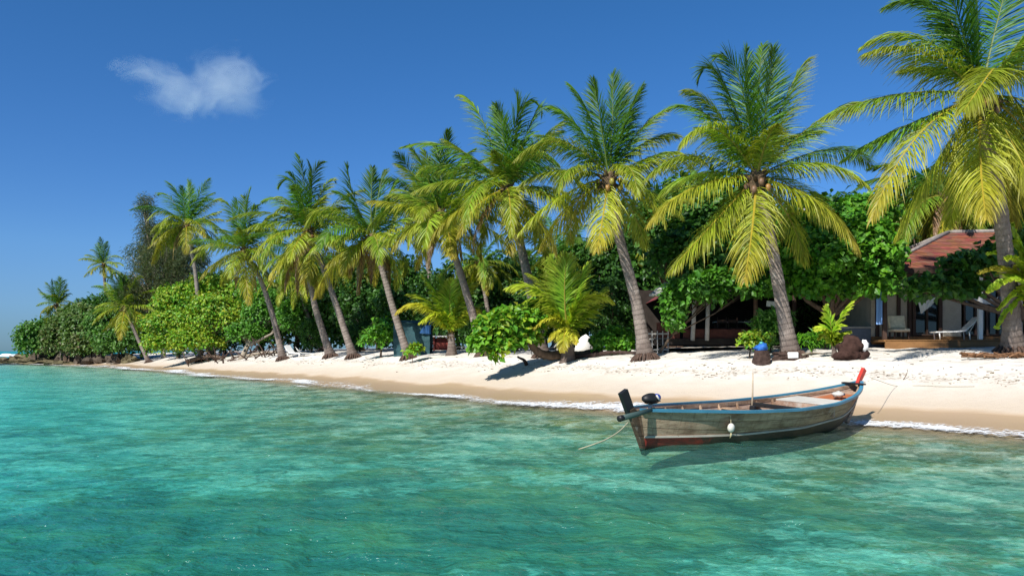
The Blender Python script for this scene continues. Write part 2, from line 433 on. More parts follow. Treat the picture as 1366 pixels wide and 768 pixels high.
cam = bpy.data.cameras.new('camera'); co = bpy.data.objects.new('camera', cam); COL.objects.link(co)
co.location = (0, 0, H); co.rotation_euler = (PI / 2, 0, 0); cam.lens = 28; cam.sensor_width = 36
cam.shift_y = (HY - 384) / 1366.0; cam.clip_end = 12000; cam.clip_start = .05
sc.camera = co
sc.view_settings.view_transform = 'Standard'; sc.view_settings.look = 'None'; sc.view_settings.exposure = 0.55; sc.view_settings.gamma = 1
try: sc.view_settings.use_curve_mapping = False
except Exception: pass
sc.cycles.max_bounces = 7; sc.cycles.transparent_max_bounces = 12; sc.cycles.diffuse_bounces = 3; sc.cycles.glossy_bounces = 2
sc.cycles.volume_bounces = 1; sc.cycles.volume_step_rate = 2.0; sc.cycles.volume_max_steps = 128
sc.cycles.use_denoising = True; sc.cycles.denoising_prefilter = 'NONE'; sc.cycles.sample_clamp_direct = 8; sc.cycles.sample_clamp_indirect = 4

# ------------------------------------------------------------ ground + sea (fans round the camera, finer in view)
def fan(rows, dense):
    a1 = np.linspace(-42, 42, dense); a0 = np.concatenate([np.arange(-180, -60, 5), np.linspace(-60, -42, 60)[:-1]])
    ang = np.radians(np.concatenate([a0, a1, -a0[::-1][:-1]]))
    R, A = np.meshgrid(rows, ang, indexing='ij')
    n = len(ang); m = len(rows)
    X = R * np.sin(A); Y = R * np.cos(A)
    i, j = np.meshgrid(np.arange(m - 1), np.arange(n), indexing='ij'); j2 = (j + 1) % n
    Q = np.stack([i*n + j, i*n + j2, (i+1)*n + j2, (i+1)*n + j], -1).reshape(-1, 4)
    T = np.array([[m*n, (k+1) % n, k] for k in range(n)])
    return X.ravel(), Y.ravel(), Q, T, R.ravel()

rows = np.concatenate([[.8, 1.5, 2.5, 3.5, 4.2], H * F / np.linspace(400, 75, 190), H * F / np.linspace(74.5, 12, 120), [170, 200, 260, 400, 800, 1600, 3200, 7000]])
X, Y, Q, T, R = fan(rows, 560)
S = shore_dist(X, Y); Z = ground_z(X, Y, S)
far = R > 150
Z = np.where(far & (S > 0), np.minimum(Z, 1.6), Z)
gm = np_mesh('ground', np.vstack([np.stack([X, Y, Z], 1), [[0, 0, -.6]]]), [Q, T], {'s': np.append(S, -20)}, True, [M_SAND])
tag(obj('ground', gm), 'white coral sand beach sloping into shallow water', kind='structure')

rows = np.concatenate([[.8, 1.3, 2, 2.8, 3.6], H * F / np.linspace(430, 75, 330), H * F / np.linspace(74.5, 8, 170), [240, 270, 330, 450, 700, 1200, 2400, 4500, 8000]])
X, Y, Q, T, R = fan(rows, 760)
S = shore_dist(X, Y)
rg = np.random.RandomState(4); Z = np.zeros_like(X)
nrm = 0
for k in range(46):
    lam = .15 * (1.09 ** k); th = math.radians(62) + rg.normal() * .75      # travelling towards the beach
    amp = .0085 * lam ** .85 / (1 + (lam / 1.3) ** 2)
    kx, ky = math.cos(th) * 2 * PI / lam, math.sin(th) * 2 * PI / lam
    fade = np.exp(-(R / (lam * 55)) ** 2)
    ph = rg.rand() * 6.28
    wob = 1.2 * np.sin(X * .31 / max(lam, .8) + Y * .17 + k) 
    q = kx * X + ky * Y + ph + wob
    Z += amp * fade * (np.sin(q) + .25 * np.sin(2 * q))
wzn = Z.copy()
calm = np.clip(-S / 3.0, 0, 1) ** .7
Z = Z * calm + .05 * np.exp(-((S + 1.3 + .5 * np.sin(X * .6)) / .55) ** 2) * np.clip(vnoise(X * .25, Y * .25, 3) * 1.6 - .2, 0, 1)
Z = np.where(S > 2.5, -.35, Z)                                             # dips under the land
keep = ~(S[Q] > 5).all(1)
wm = np_mesh('sea_water', np.vstack([np.stack([X, Y, Z], 1), [[0, 0, 0]]]), [Q[keep], T], {'s': np.append(S, -20), 'wz': np.append(wzn, 0)}, True, [M_WATER])
tag(obj('sea', wm), 'rippled turquoise lagoon water', kind='structure')

# foam along the beach
def foam_strip(name, i0, i1, off_fn, wid_fn, label, seed=0):
    pts = SH[i0:i1]; P = []
    for a, b in zip(pts[:-1], pts[1:]):
        L = np.linalg.norm(b - a); n = max(2, int(L / .22))
        for k in range(n): P.append(a + (b - a) * k / n)
    P = np.array(P)
    for _ in range(6): P[1:-1] = (P[:-2] + P[1:-1] + P[2:]) / 3
    Tn = np.gradient(P, axis=0); Tn /= np.linalg.norm(Tn, axis=1)[:, None]
    N = np.stack([Tn[:, 1], -Tn[:, 0]], 1)                                   # candidate landward normal
    if shore_dist(P[5, 0] + N[5, 0] * .5, P[5, 1] + N[5, 1] * .5)[0] < 0: N = -N
    arc = np.concatenate([[0], np.cumsum(np.linalg.norm(np.diff(P, axis=0), axis=1))])
    K = 11; V = []; E = []
    o = off_fn(arc); w = wid_fn(arc)
    for j in range(K):
        u = j / (K - 1) * 2 - 1
        q = P + N * (o + u * w)[:, None]
        sd = shore_dist(q[:, 0], q[:, 1])
        g = ground_z(q[:, 0], q[:, 1], sd)
        ripple = .05 * (1 - u * u) * fbm(q[:, 0] * 2.2, q[:, 1] * 2.2, 3, 7 + seed) * np.clip(w / .4, 0, 1)
        z = np.maximum(g + .012, .012 + .0 * g) + ripple + .012
        V.append(np.stack([q[:, 0], q[:, 1], z], 1))
        E.append(.74 * (1 - np.abs(u) ** 1.3) * np.clip(w / .25, 0, 1) * np.clip(1.35 * vnoise(arc * .33, arc * 0, 11 + seed) + .18, .1, 1))
    V = np.stack(V, 1); n = len(P); E = np.stack(E, 1).ravel()
    i, j = np.meshgrid(np.arange(n - 1), np.arange(K - 1), indexing='ij')
    Qf = np.stack([i*K + j, (i+1)*K + j, (i+1)*K + j + 1, i*K + j + 1], -1).reshape(-1, 4)
    me = np_mesh(name, V.reshape(-1, 3), Qf, {'e': E}, True, [M_FOAM])
    return tag(obj(name, me), label, 'foam', kind='stuff')
foam_strip('sea_foam', 18, len(SH) - 30, lambda a: -.15 + .45 * np.sin(a * .23) + .25 * np.sin(a * .71 + 1), lambda a: (.34 + .95 * vnoise(a * .16, a * 0, 2)) * np.interp(a, [0, 20, 45, 90], [.55, .6, 1, 1.3]), 'white lacy foam line washing along the waterline')
foam_strip('breaking_foam', 60, len(SH) - 34, lambda a: -1.5 + .4 * np.sin(a * .17), lambda a: .12 + .75 * np.clip(vnoise(a * .11, a * 0, 6) - .35, 0, 1), 'thin broken foam of a small wave just off the beach', 5)
# surf on the outer reef by the horizon
mb = MB()
rg = random.Random(3)
for row, (dd, x0, x1) in enumerate([(330, -330, -150), (250, -235, -140)]):
    xs = np.arange(x0, x1, 3.0)
    for x in xs:
        if rg.random() < .18: continue
        mb.ball((x, dd + 6 * math.sin(x * .05), .05), (2.6, 1.2, .28 + .35 * rg.random()), 8, 5, .5, int(x) + row)
mb_surf = mb.build('reef_surf', m_plain('surf_white', (.8, .82, .83), .7, .2, .1, 2), None, True)
tag(mb_surf, 'white surf line breaking on the far reef near the horizon', 'surf', kind='stuff')

# ------------------------------------------------------------ palm crowns
def fronds_mesh(name, specs, R0, seed=0, nl=46, origin=(0, 0, 0)):
    """specs: list of dict(pts=(K,3) rachis, age, hang, wid). one mesh holding every frond of a crown"""
    rg = np.random.RandomState(seed); VV = []; QQ = []; CC = []; base = 0
    for sp in specs:
        P = sp['pts']; age = sp['age']; L = np.linalg.norm(np.diff(P, axis=0), axis=1).sum()
        cum = np.concatenate([[0], np.cumsum(np.linalg.norm(np.diff(P, axis=0), axis=1))]) / L
        def at(t): return np.stack([np.interp(t, cum, P[:, a]) for a in range(3)], -1)
        n = int(nl * (1.5 if nl > 75 else 1.9) * (0.9 + .2 * rg.rand()))
        t = np.linspace(.10, .995, n); t = np.repeat(t, 2) + rg.normal(0, .0035, 2 * n); t = np.clip(t, .08, .999)
        side = np.tile([1., -1.], n)
        p = at(t); q = at(np.clip(t + .03, 0, 1)); q0 = at(np.clip(t - .03, 0, 1)); Tn = q - q0; Tn /= np.linalg.norm(Tn, axis=1)[:, None] + 1e-9
        up = np.array([0, 0, 1.]); roll = sp.get('roll', 0)
        # plane normal of the frond: start from its bending plane
        hz = P[-1] - P[0]; hz[2] = 0
        hor = np.linalg.norm(hz); hz = hz / (hor + 1e-9) if hor > .15 * L else np.array([math.cos(seed + base), math.sin(seed + base), 0])
        sd = np.array([-hz[1], hz[0], 0.])
        Sv = sd - Tn * (Tn @ sd)[:, None]; Sv /= np.linalg.norm(Sv, axis=1)[:, None] + 1e-9
        Nn = np.cross(Sv, Tn); Nn *= np.where(Nn[:, 2:3] + (Nn @ -hz)[:, None] * -.3 < 0, 1, 1)
        cr, sr = math.cos(roll), math.sin(roll)
        Sv, Nn = Sv * cr + Nn * sr, Nn * cr - Sv * sr
        prof = np.clip(np.minimum((t - .04) / .22, 1), 0, 1) ** .6 * np.clip(1 - ((t - .35) / .72).clip(0) ** 2.1, .10, 1)
        ll = sp['wid'] * prof * (0.78 + .4 * rg.rand(2 * n)) * np.where(rg.rand(2 * n) < .05, .45, 1)
        fwd = np.interp(t, [0, .5, 1], [.45, .85, 2.4]) + rg.normal(0, .20, 2 * n)
        vee = .28 * (1 - age) + .05
        D = Sv * side[:, None] + Tn * fwd[:, None] + Nn * (vee + rg.normal(0, .17, 2 * n))[:, None]
        D /= np.linalg.norm(D, axis=1)[:, None]
        hang = (sp['hang'] * (0.8 + .4 * rg.rand(2 * n)))[:, None]
        G = np.array([0, 0, -1.])
        d2 = D + G * hang; d2 /= np.linalg.norm(d2, axis=1)[:, None]
        d3 = d2 + G * hang * 1.5; d3 /= np.linalg.norm(d3, axis=1)[:, None]
        p1 = p + D * (ll * .30)[:, None]; p2 = p1 + d2 * (ll * .35)[:, None]; p3 = p2 + d3 * (ll * .35)[:, None]
        w = (sp.get('w', max(.015, min(.024, .00055 * sp.get('dist', 40)))) * (0.75 + .5 * rg.rand(2 * n)))[:, None]
        Wd = Tn + Nn * rg.normal(0, .35, 2 * n)[:, None]
        def wd(dr):
            x = Wd - dr * (Wd * dr).sum(1)[:, None]; return x / (np.linalg.norm(x, axis=1)[:, None] + 1e-9)
        rowsv = [p - wd(D) * w * .5, p + wd(D) * w * .5, p1 - wd(D) * w, p1 + wd(D) * w, p2 - wd(d2) * w * .8, p2 + wd(d2) * w * .8, p3 - wd(d3) * w * .12, p3 + wd(d3) * w * .12]
        V = np.stack(rowsv, 1).reshape(-1, 3); m = 2 * n
        b = np.arange(m)[:, None] * 8 + base
        for a in (0, 2, 4): QQ.append(b + np.array([a, a+1, a+3, a+2]))
        # colours
        c_old = np.array([.31, .35, .018]); c_mid = np.array([.155, .30, .018]); c_young = np.array([.045, .145, .016]); c_dead = np.array([.24, .13, .07])
        if sp.get('dead'): cb = np.tile(c_dead, (m, 1)); tipc = np.array([.33, .24, .17])
        else:
            cb = c_young * max(0, 1 - 2 * age) + c_mid * (1 - abs(2 * age - 1)) + c_old * max(0, 2 * age - 1)
            cb = np.tile(cb, (m, 1)); tipc = cb[0] * .6 + np.array([.34, .30, .04]) * .4 * (0.4 + age)
            if age > .85: tipc = np.array([.36, .19, .05])
        k = (t ** 2.2)[:, None]
        cb = cb * (1 - k * .55) + tipc * k * .55
        cb = cb * sp.get('gain', 1.0) * (0.6 + .75 * rg.rand(m, 1)) * (.75 + .55 * rg.rand())
        ct = cb * .5 + np.array([.46, .38, .05]) * .5 if age > .35 else cb * 1.1
        CC.append(np.repeat(np.stack([cb, cb, cb * .5 + ct * .5, ct], 1), 2, axis=1).reshape(-1, 3))
        VV.append(V); base += len(V)
        # rachis
        m2 = 12; tt = np.linspace(0, .99, m2); rp = at(tt); tr = np.gradient(rp, axis=0); tr /= np.linalg.norm(tr, axis=1)[:, None]
        rr = np.interp(tt, [0, .1, 1], [.075, .042, .008]) * sp.get('rw', 1.0)
        s2 = sd - tr * (tr @ sd)[:, None]; s2 /= np.linalg.norm(s2, axis=1)[:, None] + 1e-9; n2 = np.cross(s2, tr)
        RV = np.stack([rp + s2 * rr[:, None], rp + n2 * rr[:, None] * .6, rp - s2 * rr[:, None], rp - n2 * rr[:, None] * .6], 1).reshape(-1, 3)
        for i in range(m2 - 1):
            for kk in range(4): QQ.append(np.array([[base + i*4 + kk, base + i*4 + (kk+1) % 4, base + (i+1)*4 + (kk+1) % 4, base + (i+1)*4 + kk]]))
        rc = np.array([.34, .30, .05]) if not sp.get('dead') else np.array([.26, .16, .09])
        if age < .3 and not sp.get('dead'): rc = np.array([.14, .20, .04])
        if sp.get('age', 0) > .8 and not sp.get('dead'): rc = np.array([.48, .36, .04])
        VV.append(RV); CC.append(np.tile(rc, (len(RV), 1))); base += len(RV)
    V = np.vstack(VV) - np.asarray(origin)
    return np_mesh(name, V, np.vstack(QQ), {'Col': np.vstack(CC)}, False, [M_FROND])

def rach_dir(c, az, el, L, bend, K=12, start=.15):
    d = np.array([math.cos(az), math.sin(az), 0]); p = np.asarray(c, float) + np.array([d[0] * .10, d[1] * .10, 0]); P = [p]
    for k in range(K - 1):
        u = (k + .5) / (K - 1); e = el - bend * u ** 1.25; e = max(e, -1.5)
        p = p + (d * math.cos(e) + np.array([0, 0, 1]) * math.sin(e)) * L / (K - 1); P.append(p)
    return np.array(P)
def generic_specs(L, seed, n=26, droop=1.0, dead=0, top=76, low=-45, c=(0, 0, 0)):
    rg = random.Random(seed); S = []
    for k in range(n):
        u = (k + .5) / n
        el = math.radians(top + (low - top) * u ** .9 + rg.uniform(-8, 8)); az = k * 2.39996 + rg.uniform(-.4, .4) + seed
        bend = math.radians((46 + 45 * math.sin(PI * min(1, u * 1.15)) + rg.uniform(-10, 14)) * droop)
        ln = L * (0.80 + .25 * math.sin(PI * min(1, .25 + u))) * rg.uniform(.82, 1.12)
        age = min(1, max(0, u * 1.05 + rg.uniform(-.18, .15)))
        S.append(dict(pts=rach_dir(c, az, el, ln, bend), age=age, hang=.06 + .34 * u * rg.uniform(.6, 1.4), wid=L * .25 * rg.uniform(.8, 1.15), roll=rg.uniform(-.6, .6)))
    for k in range(dead):
        S.append(dict(pts=rach_dir(c, rg.uniform(0, 6.28), math.radians(rg.uniform(-50, -30)), L * rg.uniform(.6, .85), math.radians(55)), age=1, hang=1.6, wid=L * .16, dead=True))
    return S
def px_specs(C, d, lst, seed):
    """C crown centre px; lst of (midx, midy, tipx, tipy, depth offset, age)"""
    rg = random.Random(seed); S = []; P0 = W(C[0], C[1], d); sc_ = d / F
    for mx, my, tx, ty, dy, age in lst:
        Mid = W(mx, my, d + dy * .45); Tip = W(tx, ty, d + dy)
        # keep angles right: recompute at offset depth
        P1 = 2 * Mid - .5 * (P0 + Tip)
        t = np.linspace(0, 1, 13)[:, None]
        P = (1-t)**2 * P0 + 2*t*(1-t) * P1 + t*t * Tip
        L = np.linalg.norm(np.diff(P, axis=0), axis=1).sum()
        S.append(dict(pts=P, age=age, dist=d, hang=.06 + .38 * age, wid=max(.8, min(1.3, L * .30)), roll=rg.uniform(-.25, .25)))
    return S

NUTS = []
def coconuts(C, r, n, seed, parent, loc):
    if not NUTS:
        for k, col in enumerate([(.26, .22, .04), (.28, .15, .04), (.12, .17, .03), (.16, .09, .05)]):
            NUTS.append(MB().ball((0, 0, 0), (.10, .10, .13), 10, 7, .08, k, col).mesh('coconut', M_NUT))
    rg = random.Random(seed)
    for k in range(n):
        a = 2.4 * k + rg.uniform(-.4, .4); rr = r * rg.uniform(.85, 1.1)
        obj('coconut', rg.choice(NUTS), parent, (C[0] + math.cos(a) * rr, C[1] + math.sin(a) * rr, C[2] - .15 - .4 * k / max(1, n)))
def heart(C, parent, seed, s=1.0):
    """fibrous crown base with leaf sheaths"""
    mb = MB(); rg = random.Random(seed)
    mb.ball((C[0], C[1], C[2] - .25 * s), (.27 * s, .27 * s, .45 * s), 12, 8, .35, seed)
    for k in range(16):
        a = rg.uniform(0, 6.28); e = rg.uniform(-.9, 1.1)
        d = np.array([math.cos(a) * math.cos(e), math.sin(a) * math.cos(e), math.sin(e)])
        p = np.asarray(C) - (0, 0, .2 * s)
        mb.tube([p + d * .15 * s, p + d * .42 * s, p + d * .62 * s - (0, 0, .06)], [.08 * s, .05 * s, .012], 5)
    return mb.build('crown_fibre', M_FIBRE, parent, True)

def trunk_mesh(pts, r0, r1, flare=1.9, n=14, seed=0):
    """pts control (world, relative), bark rings in the mesh"""
    P = catmull(np.asarray(pts, float), 14); m = len(P)
    arc = np.concatenate([[0], np.cumsum(np.linalg.norm(np.diff(P, axis=0), axis=1))])
    N = max(24, int(arc[-1] / .085)); a = np.linspace(0, arc[-1], N)
    Q = np.stack([np.interp(a, arc, P[:, k]) for k in range(3)], 1)
    rad = np.interp(a / arc[-1], [0, 1], [r0, r1]) * (1 + (flare - 1) * np.exp(-a / .42))
    rg = np.random.RandomState(seed)
    rad = rad * (1 + rg.normal(0, .022, N))
    T_ = np.gradient(Q, axis=0); T_ /= np.linalg.norm(T_, axis=1)[:, None]
    Nv = np.cross(T_, [0, 1., 0.]); Nv /= np.linalg.norm(Nv, axis=1)[:, None]; B = np.cross(T_, Nv)
    ang = np.linspace(0, 2 * PI, n, endpoint=False)
    lob = 1 + .16 * np.exp(-a / .35)[:, None] * np.sin(ang * 5 + seed)[None] + rg.normal(0, .012, (N, n))
    V = Q[:, None] + (rad[:, None] * lob)[..., None] * (np.cos(ang)[None, :, None] * Nv[:, None] + np.sin(ang)[None, :, None] * B[:, None])
    i, j = np.meshgrid(np.arange(N - 1), np.arange(n), indexing='ij'); j2 = (j + 1) % n
    Qd = np.stack([i*n + j, i*n + j2, (i+1)*n + j2, (i+1)*n + j], -1).reshape(-1, 4)
    return V.reshape(-1, 3), Qd, np.repeat(a, n)

def roots(mb, r, seed, n=26):
    rg = random.Random(seed)
    for k in range(n):
        a = 6.28 * k / n + rg.uniform(-.1, .1); l = r * rg.uniform(1.05, 1.45)
        mb.tube([(math.cos(a) * r * .7, math.sin(a) * r * .7, .30), (math.cos(a) * r * 1.1, math.sin(a) * r * 1.1, .12), (math.cos(a) * l, math.sin(a) * l, -.06)], [.05, .045, .02], 5)

def palm(label, crown_px, d, base_px, base_d=None, via=(), L=3.8, r0=.25, r1=.17, spec_px=None, seed=1, n=26, droop=1.0, dead=0, extra=0, nuts=9, nl=46, flare=1.9,
         top=76, low=-48, group='tall coconut palms along the beach', lw=1.0, zbase=None):
    base_d = base_d or d
    bx = (base_px - 683) / F * base_d; bz = gz(bx, base_d) - .08 if zbase is None else zbase
    base = np.array([bx, base_d, bz]); C = W(crown_px[0], crown_px[1], d)
    root = empty('coconut_palm', base, label, 'palm tree', group)
    ctrlp = [base] + [W(x, y, base_d + (d - base_d) * (k + 1) / (len(via) + 1)) for k, (x, y) in enumerate(via)] + [C - (0, 0, .25)]
    if not via: ctrlp = [base, base * .55 + C * .45 + np.array([.05 * (C[0] - base[0]), 0, -.05 * abs(C[0] - base[0])]), C - (0, 0, .25)]
    ctrlp = np.array(ctrlp) - base
    V, Qd, a = trunk_mesh(ctrlp, r0, r1, flare, 14, seed)
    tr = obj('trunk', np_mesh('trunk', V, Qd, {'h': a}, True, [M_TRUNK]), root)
    if r0 >= .2 and zbase is None:
        mb = MB(); roots(mb, r0 * flare, seed); mb.build('root_mat', M_ROOT, root, True)
    Cl = C - base
    if spec_px:
        S = px_specs(crown_px, d, spec_px, seed)
        for s in S: s['pts'] = s['pts'] - base
        if extra: S += generic_specs(L, seed, extra, droop, 0, 70, -35, Cl)
    else: S = generic_specs(L, seed, n, droop, 0, top, low, Cl)
    for s in S: s['wid'] *= lw
    obj('crown', fronds_mesh('crown', S, L, seed, nl), root)
    if dead:
        rgd = random.Random(seed + 9); D = []
        for k in range(dead):
            D.append(dict(pts=rach_dir(Cl, rgd.uniform(0, 6.28), math.radians(rgd.uniform(-60, -35)), L * rgd.uniform(.55, .8), math.radians(50)), age=1, hang=1.6, wid=L * .15, dead=True))
        obj('dead_fronds', fronds_mesh('dead_fronds', D, L, seed, int(nl * .7)), root)
    heart(Cl, root, seed, min(1.2, L / 3.6))
    if nuts: coconuts(Cl, .42, nuts, seed, root, None)
    return root

P1 = [(1230,70,1154,72,-1,.7),(1230,52,1150,62,.8,.45),(1204,125,1100,156,-.5,.5),(1192,175,1125,212,.6,.35),(1225,180,1162,294,-2.0,.92),(1238,235,1196,315,1.2,.75),
      (1308,215,1316,292,-2.6,1),(1267,33,1212,-8,.5,.2),(1304,30,1304,-70,.3,.05),(1279,25,1250,-60,-.8,.15),(1327,42,1352,-50,.8,.1),(1356,62,1398,5,-.6,.3),
      (1340,85,1385,40,-1.5,.4),(1325,92,1284,150,-2.2,.85),(1392,92,1480,118,0,.6),(1395,150,1460,240,-1,.8),(1375,185,1430,310,1,.9),(1390,62,1475,50,1,.4),(1350,190,1392,290,-1.5,.9),
      (1255,15,1180,10,1.5,.3),(1270,95,1200,95,2,.4),(1290,210,1265,300,1.6,.8),(1352,150,1400,190,2,.6),(1335,200,1352,300,1.8,.95)]
P2 = [(926,208,862,238,-.6,.6),(926,250,864,300,-1.2,.88),(940,310,893,362,-.8,.82),(1004,300,993,375,-2.2,1),(1095,272,1145,335,-1.2,.9),(1092,218,1158,248,-.6,.68),(1090,162,1145,136,.3,.45),
      (1105,200,1163,222,1.8,.35),(1055,116,1080,80,.5,.4),(1026,116,1031,64,-.6,.15),(1012,120,1018,60,.8,.12),(997,112,996,66,.3,.15),(984,100,953,79,-.5,.18),(962,104,931,107,.5,.22),
      (953,147,912,122,.4,.5),(944,154,888,146,1.2,.3),(955,172,908,195,-1.4,.7),(1060,250,1110,300,1.4,.6),(968,280,934,335,1.5,.75),(1040,190,1095,175,1.8,.3),(975,190,930,170,2,.35),
      (1022,190,1036,165,-1.8,.7),(930,232,880,262,1.8,.45),(1050,285,1075,352,1.4,.8)]
P3 = [(817,160,817,98,.3,.08),(799,150,791,106,-.5,.15),(787,155,760,113,.3,.15),(835,164,857,114,-.3,.25),(856,171,889,147,.4,.4),(767,165,731,144,.5,.3),(750,190,688,212,-.6,.65),
      (877,206,910,206,.5,.5),(898,212,942,218,-.8,.78),(767,222,744,256,-2,.6),(742,228,692,248,.3,.6),(745,264,693,310,-.7,.82),(757,280,721,332,.8,.93),(805,285,796,335,-2,1),
      (866,266,888,302,-1,.8),(838,222,850,262,-2,.8),(868,255,910,290,.9,.68),(845,285,860,330,1.6,.8),(770,275,762,325,1.6,.85),(860,190,905,182,1.6,.4),(765,195,715,180,1.5,.35),(822,160,835,112,1,.15)]
def relay(src, C0, C, k, d, mirror=False, seed=0, drop=0):
    """a crown laid out like src but smaller, jittered and optionally mirrored"""
    rg = random.Random(seed); out = []; m = -1 if mirror else 1; idx = list(range(len(src))); rg.shuffle(idx); gone = set(idx[:drop])
    for i, (mx, my, tx, ty, dy, age) in enumerate(src):
        if i in gone: continue
        j = lambda: rg.uniform(-9, 9); f = k * rg.uniform(.86, 1.14)
        out.append((C[0] + ((mx - C0[0]) * m + j()) * f, C[1] + ((my - C0[1]) + j()) * f, C[0] + ((tx - C0[0]) * m + j() * 1.6) * f, C[1] + ((ty - C0[1]) + j() * 1.6) * f, (dy + rg.uniform(-.5, .5)) * k * d / 27, min(1, max(.05, age + rg.uniform(-.12, .12)))))
    return out
C2 = (1009, 236); C3 = (812, 236)
palm('tall leaning coconut palm at the right edge in front of the bungalow', (1308, 128), 22.5, 1352, 24.5, via=[(1345, 370), (1328, 240)], r0=.25, r1=.175, spec_px=P1, seed=11, nl=105, nuts=7, flare=2.0, L=4.2)
palm('coconut palm with a broad crown and thick trunk beside the blue topped stump', (1009, 236), 26.5, 1056, via=[(1042, 400), (1024, 300)], r0=.245, r1=.165, spec_px=P2, seed=12, nl=92, nuts=8, L=4.0)
palm('coconut palm with flared foot left of the dark pavilion', (812, 236), 30, 862, via=[(848, 400), (827, 320)], r0=.24, r1=.16, spec_px=P3, seed=13, nl=82, nuts=8, L=3.8)
palm('coconut palm rising behind the leaning bright green bush', (676, 252), 36, 725, via=[(705, 375), (688, 300)], spec_px=relay(P2, C2, (676, 252), .70, 36, True, 1, 1), extra=10, r0=.24, r1=.17, L=4.6, seed=26, n=29, top=80, dead=1, nuts=14, nl=50)
palm('coconut palm leaning left behind the low yellow young palm', (587, 285), 40, 646, via=[(625, 400), (603, 330)], spec_px=relay(P3, C3, (587, 285), .72, 40, True, 2, 1), extra=10, r0=.22, r1=.145, L=4.4, seed=15, n=28, top=80, dead=4, nl=46)
palm('coconut palm with brown dead fronds in front of the teal hut', (496, 316), 44, 546, via=[(524, 410), (510, 360)], spec_px=relay(P3, C3, (496, 316), .66, 44, False, 3, 3), extra=8, r0=.22, r1=.145, L=4.2, seed=31, n=26, top=80, dead=7, nl=44)
palm('coconut palm with curved trunk, right one of the close pair', (412, 308), 50, 472, via=[(448, 405), (428, 350)], spec_px=relay(P2, C2, (412, 308), .50, 50, False, 4, 1), extra=10, r0=.23, r1=.145, L=4.6, seed=17, n=28, top=80, dead=2, nl=42)
palm('coconut palm with straighter trunk, left one of the close pair', (402, 340), 53, 442, via=[(422, 415), (412, 370)], r0=.25, r1=.16, L=3.7, seed=18, n=17, dead=3, nl=38)
palm('coconut palm leaning over the large bright shore bush', (326, 333), 58, 378, via=[(362, 415), (344, 365)], spec_px=relay(P2, C2, (326, 333), .42, 58, True, 5, 2), extra=9, r0=.23, r1=.145, L=4.5, seed=19, n=27, dead=3, nl=40)
palm('tall coconut palm beside the grey feathery tree', (249, 300), 72, 268, via=[(262, 375)], spec_px=relay(P3, C3, (249, 300), .46, 72, False, 6, 2), extra=8, r0=.22, r1=.16, L=4.5, seed=20, n=26, top=80, dead=3, nl=38)
palm('small dark coconut palm highest above the left headland bushes', (138, 352), 112, 142, via=[(141, 400)], spec_px=relay(P3, C3, (138, 352), .23, 112, True, 7, 4), extra=3, r0=.25, r1=.18, L=3.2, seed=21, n=22, nl=30, nuts=4)
palm('short coconut palm with yellow drooping fronds leaning over headland rocks', (167, 410), 86, 199, via=[(184, 452)], spec_px=relay(P2, C2, (167, 410), .28, 86, False, 8, 3), extra=3, r0=.2, r1=.16, L=4.4, seed=22, n=24, nl=34, nuts=4)
palm('small coconut palm furthest left above the headland bushes', (76, 406), 102, 84, via=[(79, 440)], spec_px=relay(P2, C2, (76, 406), .19, 102, True, 9, 5), extra=3, r0=.25, r1=.18, L=3.0, seed=23, n=20, nl=28, nuts=3)
gb = 'coconut palms standing back in the grove'
palm('thin trunked palm between the two tall palms, back in the grove', (640, 350), 50, 655, via=[(650, 410)], r0=.16, r1=.12, L=3.0, seed=41, n=20, nl=34, nuts=4, group=gb)
palm('back palm with dark crown showing above the yellow young palm', (560, 262), 56, 590, via=[(572, 360)], r0=.2, r1=.15, L=4.0, seed=42, n=24, nl=36, nuts=4, group=gb)
palm('slanting back palm behind the close pair of trunks', (398, 372), 66, 430, via=[(410, 420)], r0=.2, r1=.14, L=3.6, seed=43, n=20, nl=32, nuts=4, group=gb)
palm('back palm with pale hanging fronds behind the right edge palm', (1262, 262), 34, 1290, via=[(1275, 360)], r0=.2, r1=.16, L=3.6, seed=44, n=22, dead=5, nl=46, nuts=4, group=gb)
palm('back palm with dark crown above the pavilion roof', (905, 300), 44, 900, via=[(903, 380)], r0=.2, r1=.16, L=3.8, seed=45, n=22, nl=44, nuts=4, group=gb)
palm('back palm behind the broad crowned palm, left of the leafy tree', (745, 345), 46, 742, via=[(743, 400)], r0=.2, r1=.16, L=3.4, seed=46, n=20, nl=38, nuts=4, group=gb)
palm('back palm half hidden at the right border behind the bungalow', (1372, 210), 38, 1380, via=[(1378, 330)], r0=.2, r1=.16, L=4.2, seed=47, n=24, nl=44, nuts=4, group=gb)
palm('back palm behind the brown fronded palm by the teal hut', (470, 350), 62, 480, via=[(476, 410)], r0=.2, r1=.14, L=3.6, seed=48, n=20, nl=32, nuts=4, group=gb)

